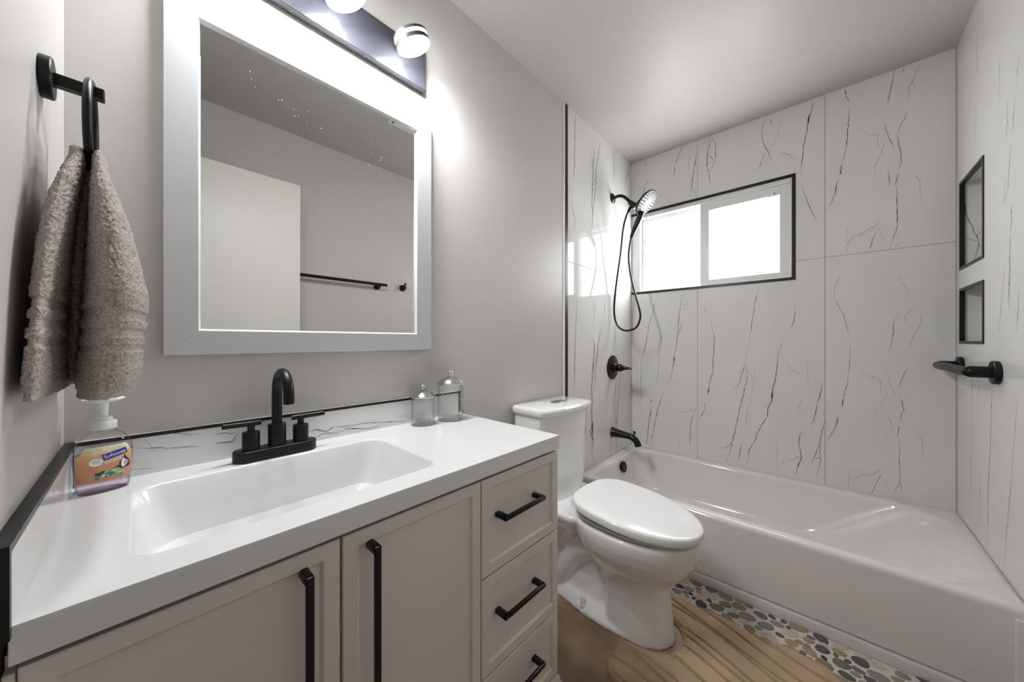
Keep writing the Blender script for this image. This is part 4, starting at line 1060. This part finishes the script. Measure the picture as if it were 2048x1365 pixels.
vv = thing('shower_valve', 'black round shower valve plate with a single lever on marble wall', 'shower valve', (XS, -.001, .932))
bm = new_bm()
add_lathe(bm, (XS, -.0005, .932), (0, -1, 0), [(.083, 0), (.083, .003), (.079, .0055), (.066, .0075), (.062, .0100), (.030, .0125), (.030, .018)], 56)
obj('escutcheon', bm, M['bronze'], vv, angle=30)
bm = new_bm()
add_lathe(bm, (XS, -.016, .932), (0, -1, 0), [(.030, 0), (.031, .006), (.026, .012), (.022, .018), (.0235, .026), (.0265, .034), (.0265, .044), (.020, .056), (.014, .070), (.0105, .084), (.0090, .094), (.0098, .102), (.0098, .112), (.007, .118), (0, .119)], 36)
add_tube(bm, [(XS, -.124, .932), (XS - .010, -.127, .936)], .008, 12)
obj('lever', bm, M['bronze'], vv)

ts = thing('tub_spout', 'black tub spout with a pull-up knob above the bathtub', 'tub spout', (XS, -.001, .485))
bm = new_bm()
pp = spline([(XS, -.001, .487), (XS, -.012, .487), (XS, -.050, .484), (XS, -.095, .482), (XS, -.130, .478), (XS, -.156, .466), (XS, -.173, .445), (XS, -.180, .424)], 6)
rs = []
for k in range(len(pp)):
    f = k / (len(pp) - 1)
    rs.append(.0365 - .0155 * min(1, f / .5) ** .9 + .001 * max(0, f - .6))
add_tube(bm, pp, rs, 28)
obj('spout', bm, M['bronze'], ts)
bm = new_bm()
add_tube(bm, [(XS, -.150, .480), (XS, -.152, .500), (XS, -.153, .512)], [.0052, .0048, .0050], 14)
add_lathe(bm, (XS, -.153, .510), (0, -.5, 1), [(.006, 0), (.0105, .002), (.0105, .007), (.006, .009), (0, .009)], 18)
obj('diverter_knob', bm, M['bronze'], ts)

# ------------------------------------------------------------------ grab bar below the niches
gb = thing('grab_bar', 'short black grab bar on the marble wall below the niches', 'grab bar', (2.32, -W, 1.005))
GY = -W + .0655
for x in (2.099, 2.530):
    bm = new_bm(); add_lathe(bm, (x, -W + .0005, 1.005), (0, 1, 0), [(.0395, 0), (.0405, .0015), (.0405, .013), (.0385, .0150), (.0205, .0155)], 44)
    obj('wall_flange', bm, M['black'], gb)
    bm = new_bm(); add_tube(bm, [(x, -W + .012, 1.005), (x, GY - .008, 1.005), (x, GY, 1.005), (x, GY + .012, 1.005)], [.0205, .0205, .0195, .010], 24)
    obj('post', bm, M['black'], gb)
bm = new_bm()
gp = spline([(2.083, GY, 1.005), (2.099, GY + .001, 1.005), (2.20, GY + .010, 1.007), (2.315, GY + .014, 1.010), (2.43, GY + .010, 1.007), (2.530, GY + .001, 1.005), (2.548, GY, 1.005)], 8)
nn = len(gp)
add_tube(bm, gp, [.0165 * min(1, (min(k, nn - 1 - k) + 1.2) / 4) ** .5 for k in range(nn)], 24)
obj('bar', bm, M['black'], gb)

# ------------------------------------------------------------------ seen in the mirror: towel bar, robe hook, ceiling vent
tb2 = thing('towel_bar', 'long black towel bar on the painted wall facing the mirror', 'towel bar', (1.07, WPF, 1.520))
BY = WPF + .066
bm = new_bm(); add_tube(bm, [(.745, BY, 1.527), (1.408, BY, 1.527)], .0108, 16)
obj('bar', bm, M['black'], tb2)
for x in (.800, 1.358):
    bm = new_bm(); add_lathe(bm, (x, WPF + .0005, 1.518), (0, 1, 0), [(.026, 0), (.026, .008), (.022, .010), (.010, .011), (.010, .052)], 28)
    add_tube(bm, [(x, BY - .016, 1.518), (x, BY, 1.525)], .010, 14)
    obj('bracket', bm, M['black'], tb2)
hk = thing('robe_hook', 'small black robe hook on the painted wall past the towel bar', 'hook', (1.576, WPF, 1.530))
bm = new_bm(); add_lathe(bm, (1.576, WPF + .0005, 1.530), (0, 1, 0), [(.026, 0), (.026, .008), (.023, .010), (0, .010)], 28)
obj('wall_plate', bm, M['black'], hk)
bm = new_bm(); add_lathe(bm, (1.576, WPF + .009, 1.530), (0, 1, 0), [(.009, 0), (.009, .040)], 18)
add_tube(bm, [(1.576, WPF + .045, 1.514), (1.576, WPF + .045, 1.566)], [.0085, .0085], 16)
obj('peg', bm, M['black'], hk)
ve = thing('ceiling_vent', 'white slotted vent grille in the ceiling seen in the mirror', 'vent', (1.29, -.83, H))
bm = new_bm()
VX0, VX1, VY0, VY1 = 1.130, 1.450, -.935, -.725
ring_z = [(0.0, H - .0005), (0.0, H - .004), (.004, H - .008), (.018, H - .009)]
add_loft(bm, [[(VX0 + d, VY0 + d, z), (VX1 - d, VY0 + d, z), (VX1 - d, VY1 - d, z), (VX0 + d, VY1 - d, z)] for d, z in ring_z], True)
obj('vent_frame', bm, M['vinyl'], ve, angle=20)
bm = new_bm(); add_box(bm, VX0 + .012, VX1 - .012, VY0 + .012, VY1 - .012, H - .003, H - .0005)
obj('duct', bm, M['slot'], ve)
for k in range(15):
    y = VY0 + .022 + k * .0119
    bm = new_bm(); add_box(bm, VX0 + .030, VX1 - .018, y - .0036, y + .0036, H - .0085, H - .0045, .0005, 1)
    obj('vent_slat', bm, M['vinyl'], ve)

# ------------------------------------------------------------------ words for the setting
for n, l, c in (
    ('floor', 'brown mottled floor between the vanity and the bathtub', 'floor'),
    ('ceiling', 'smooth painted ceiling over the whole bathroom', 'ceiling'),
    ('wall_back', 'greige wall behind the mirror, turning to marble tile at the bathtub', 'wall'),
    ('wall_right', 'large marble tiles with grey veins round the window', 'wall'),
    ('wall_front', 'marble tiled wall with two niches and a painted stretch seen in the mirror', 'wall'),
    ('wall_left', 'painted wall behind the towel ring, beside the doorway', 'wall'),
    ('wall_hall', 'plain hallway wall outside the bathroom doorway', 'wall'),
    ('door_1', 'flat off-white door standing open, seen in the mirror', 'door'),
    ('window_1', 'white sliding window with two frosted panes above the bathtub', 'window'),
    ('trim_1', 'black metal strip from floor to ceiling where the marble tile begins', 'trim'),
    ('trim_2', 'thin white caulk line along the tall black tile edge', 'trim'),
    ('trim_3', 'black metal edging round the window', 'trim'),
    ('trim_4', 'black metal edging round the lower wall niche', 'trim'),
    ('trim_5', 'black metal edging round the upper wall niche', 'trim'),
    ('trim_6', 'low marble backsplash with black top edge behind the faucet', 'backsplash'),
    ('trim_7', 'low marble side splash with wide black edge on the left wall', 'backsplash'),
    ('trim_8', 'strip of river pebbles in pale grout along the bathtub', 'pebble strip')):
    o = bpy.data.objects[n]
    o['label'] = l; o['category'] = c; o['kind'] = 'structure'
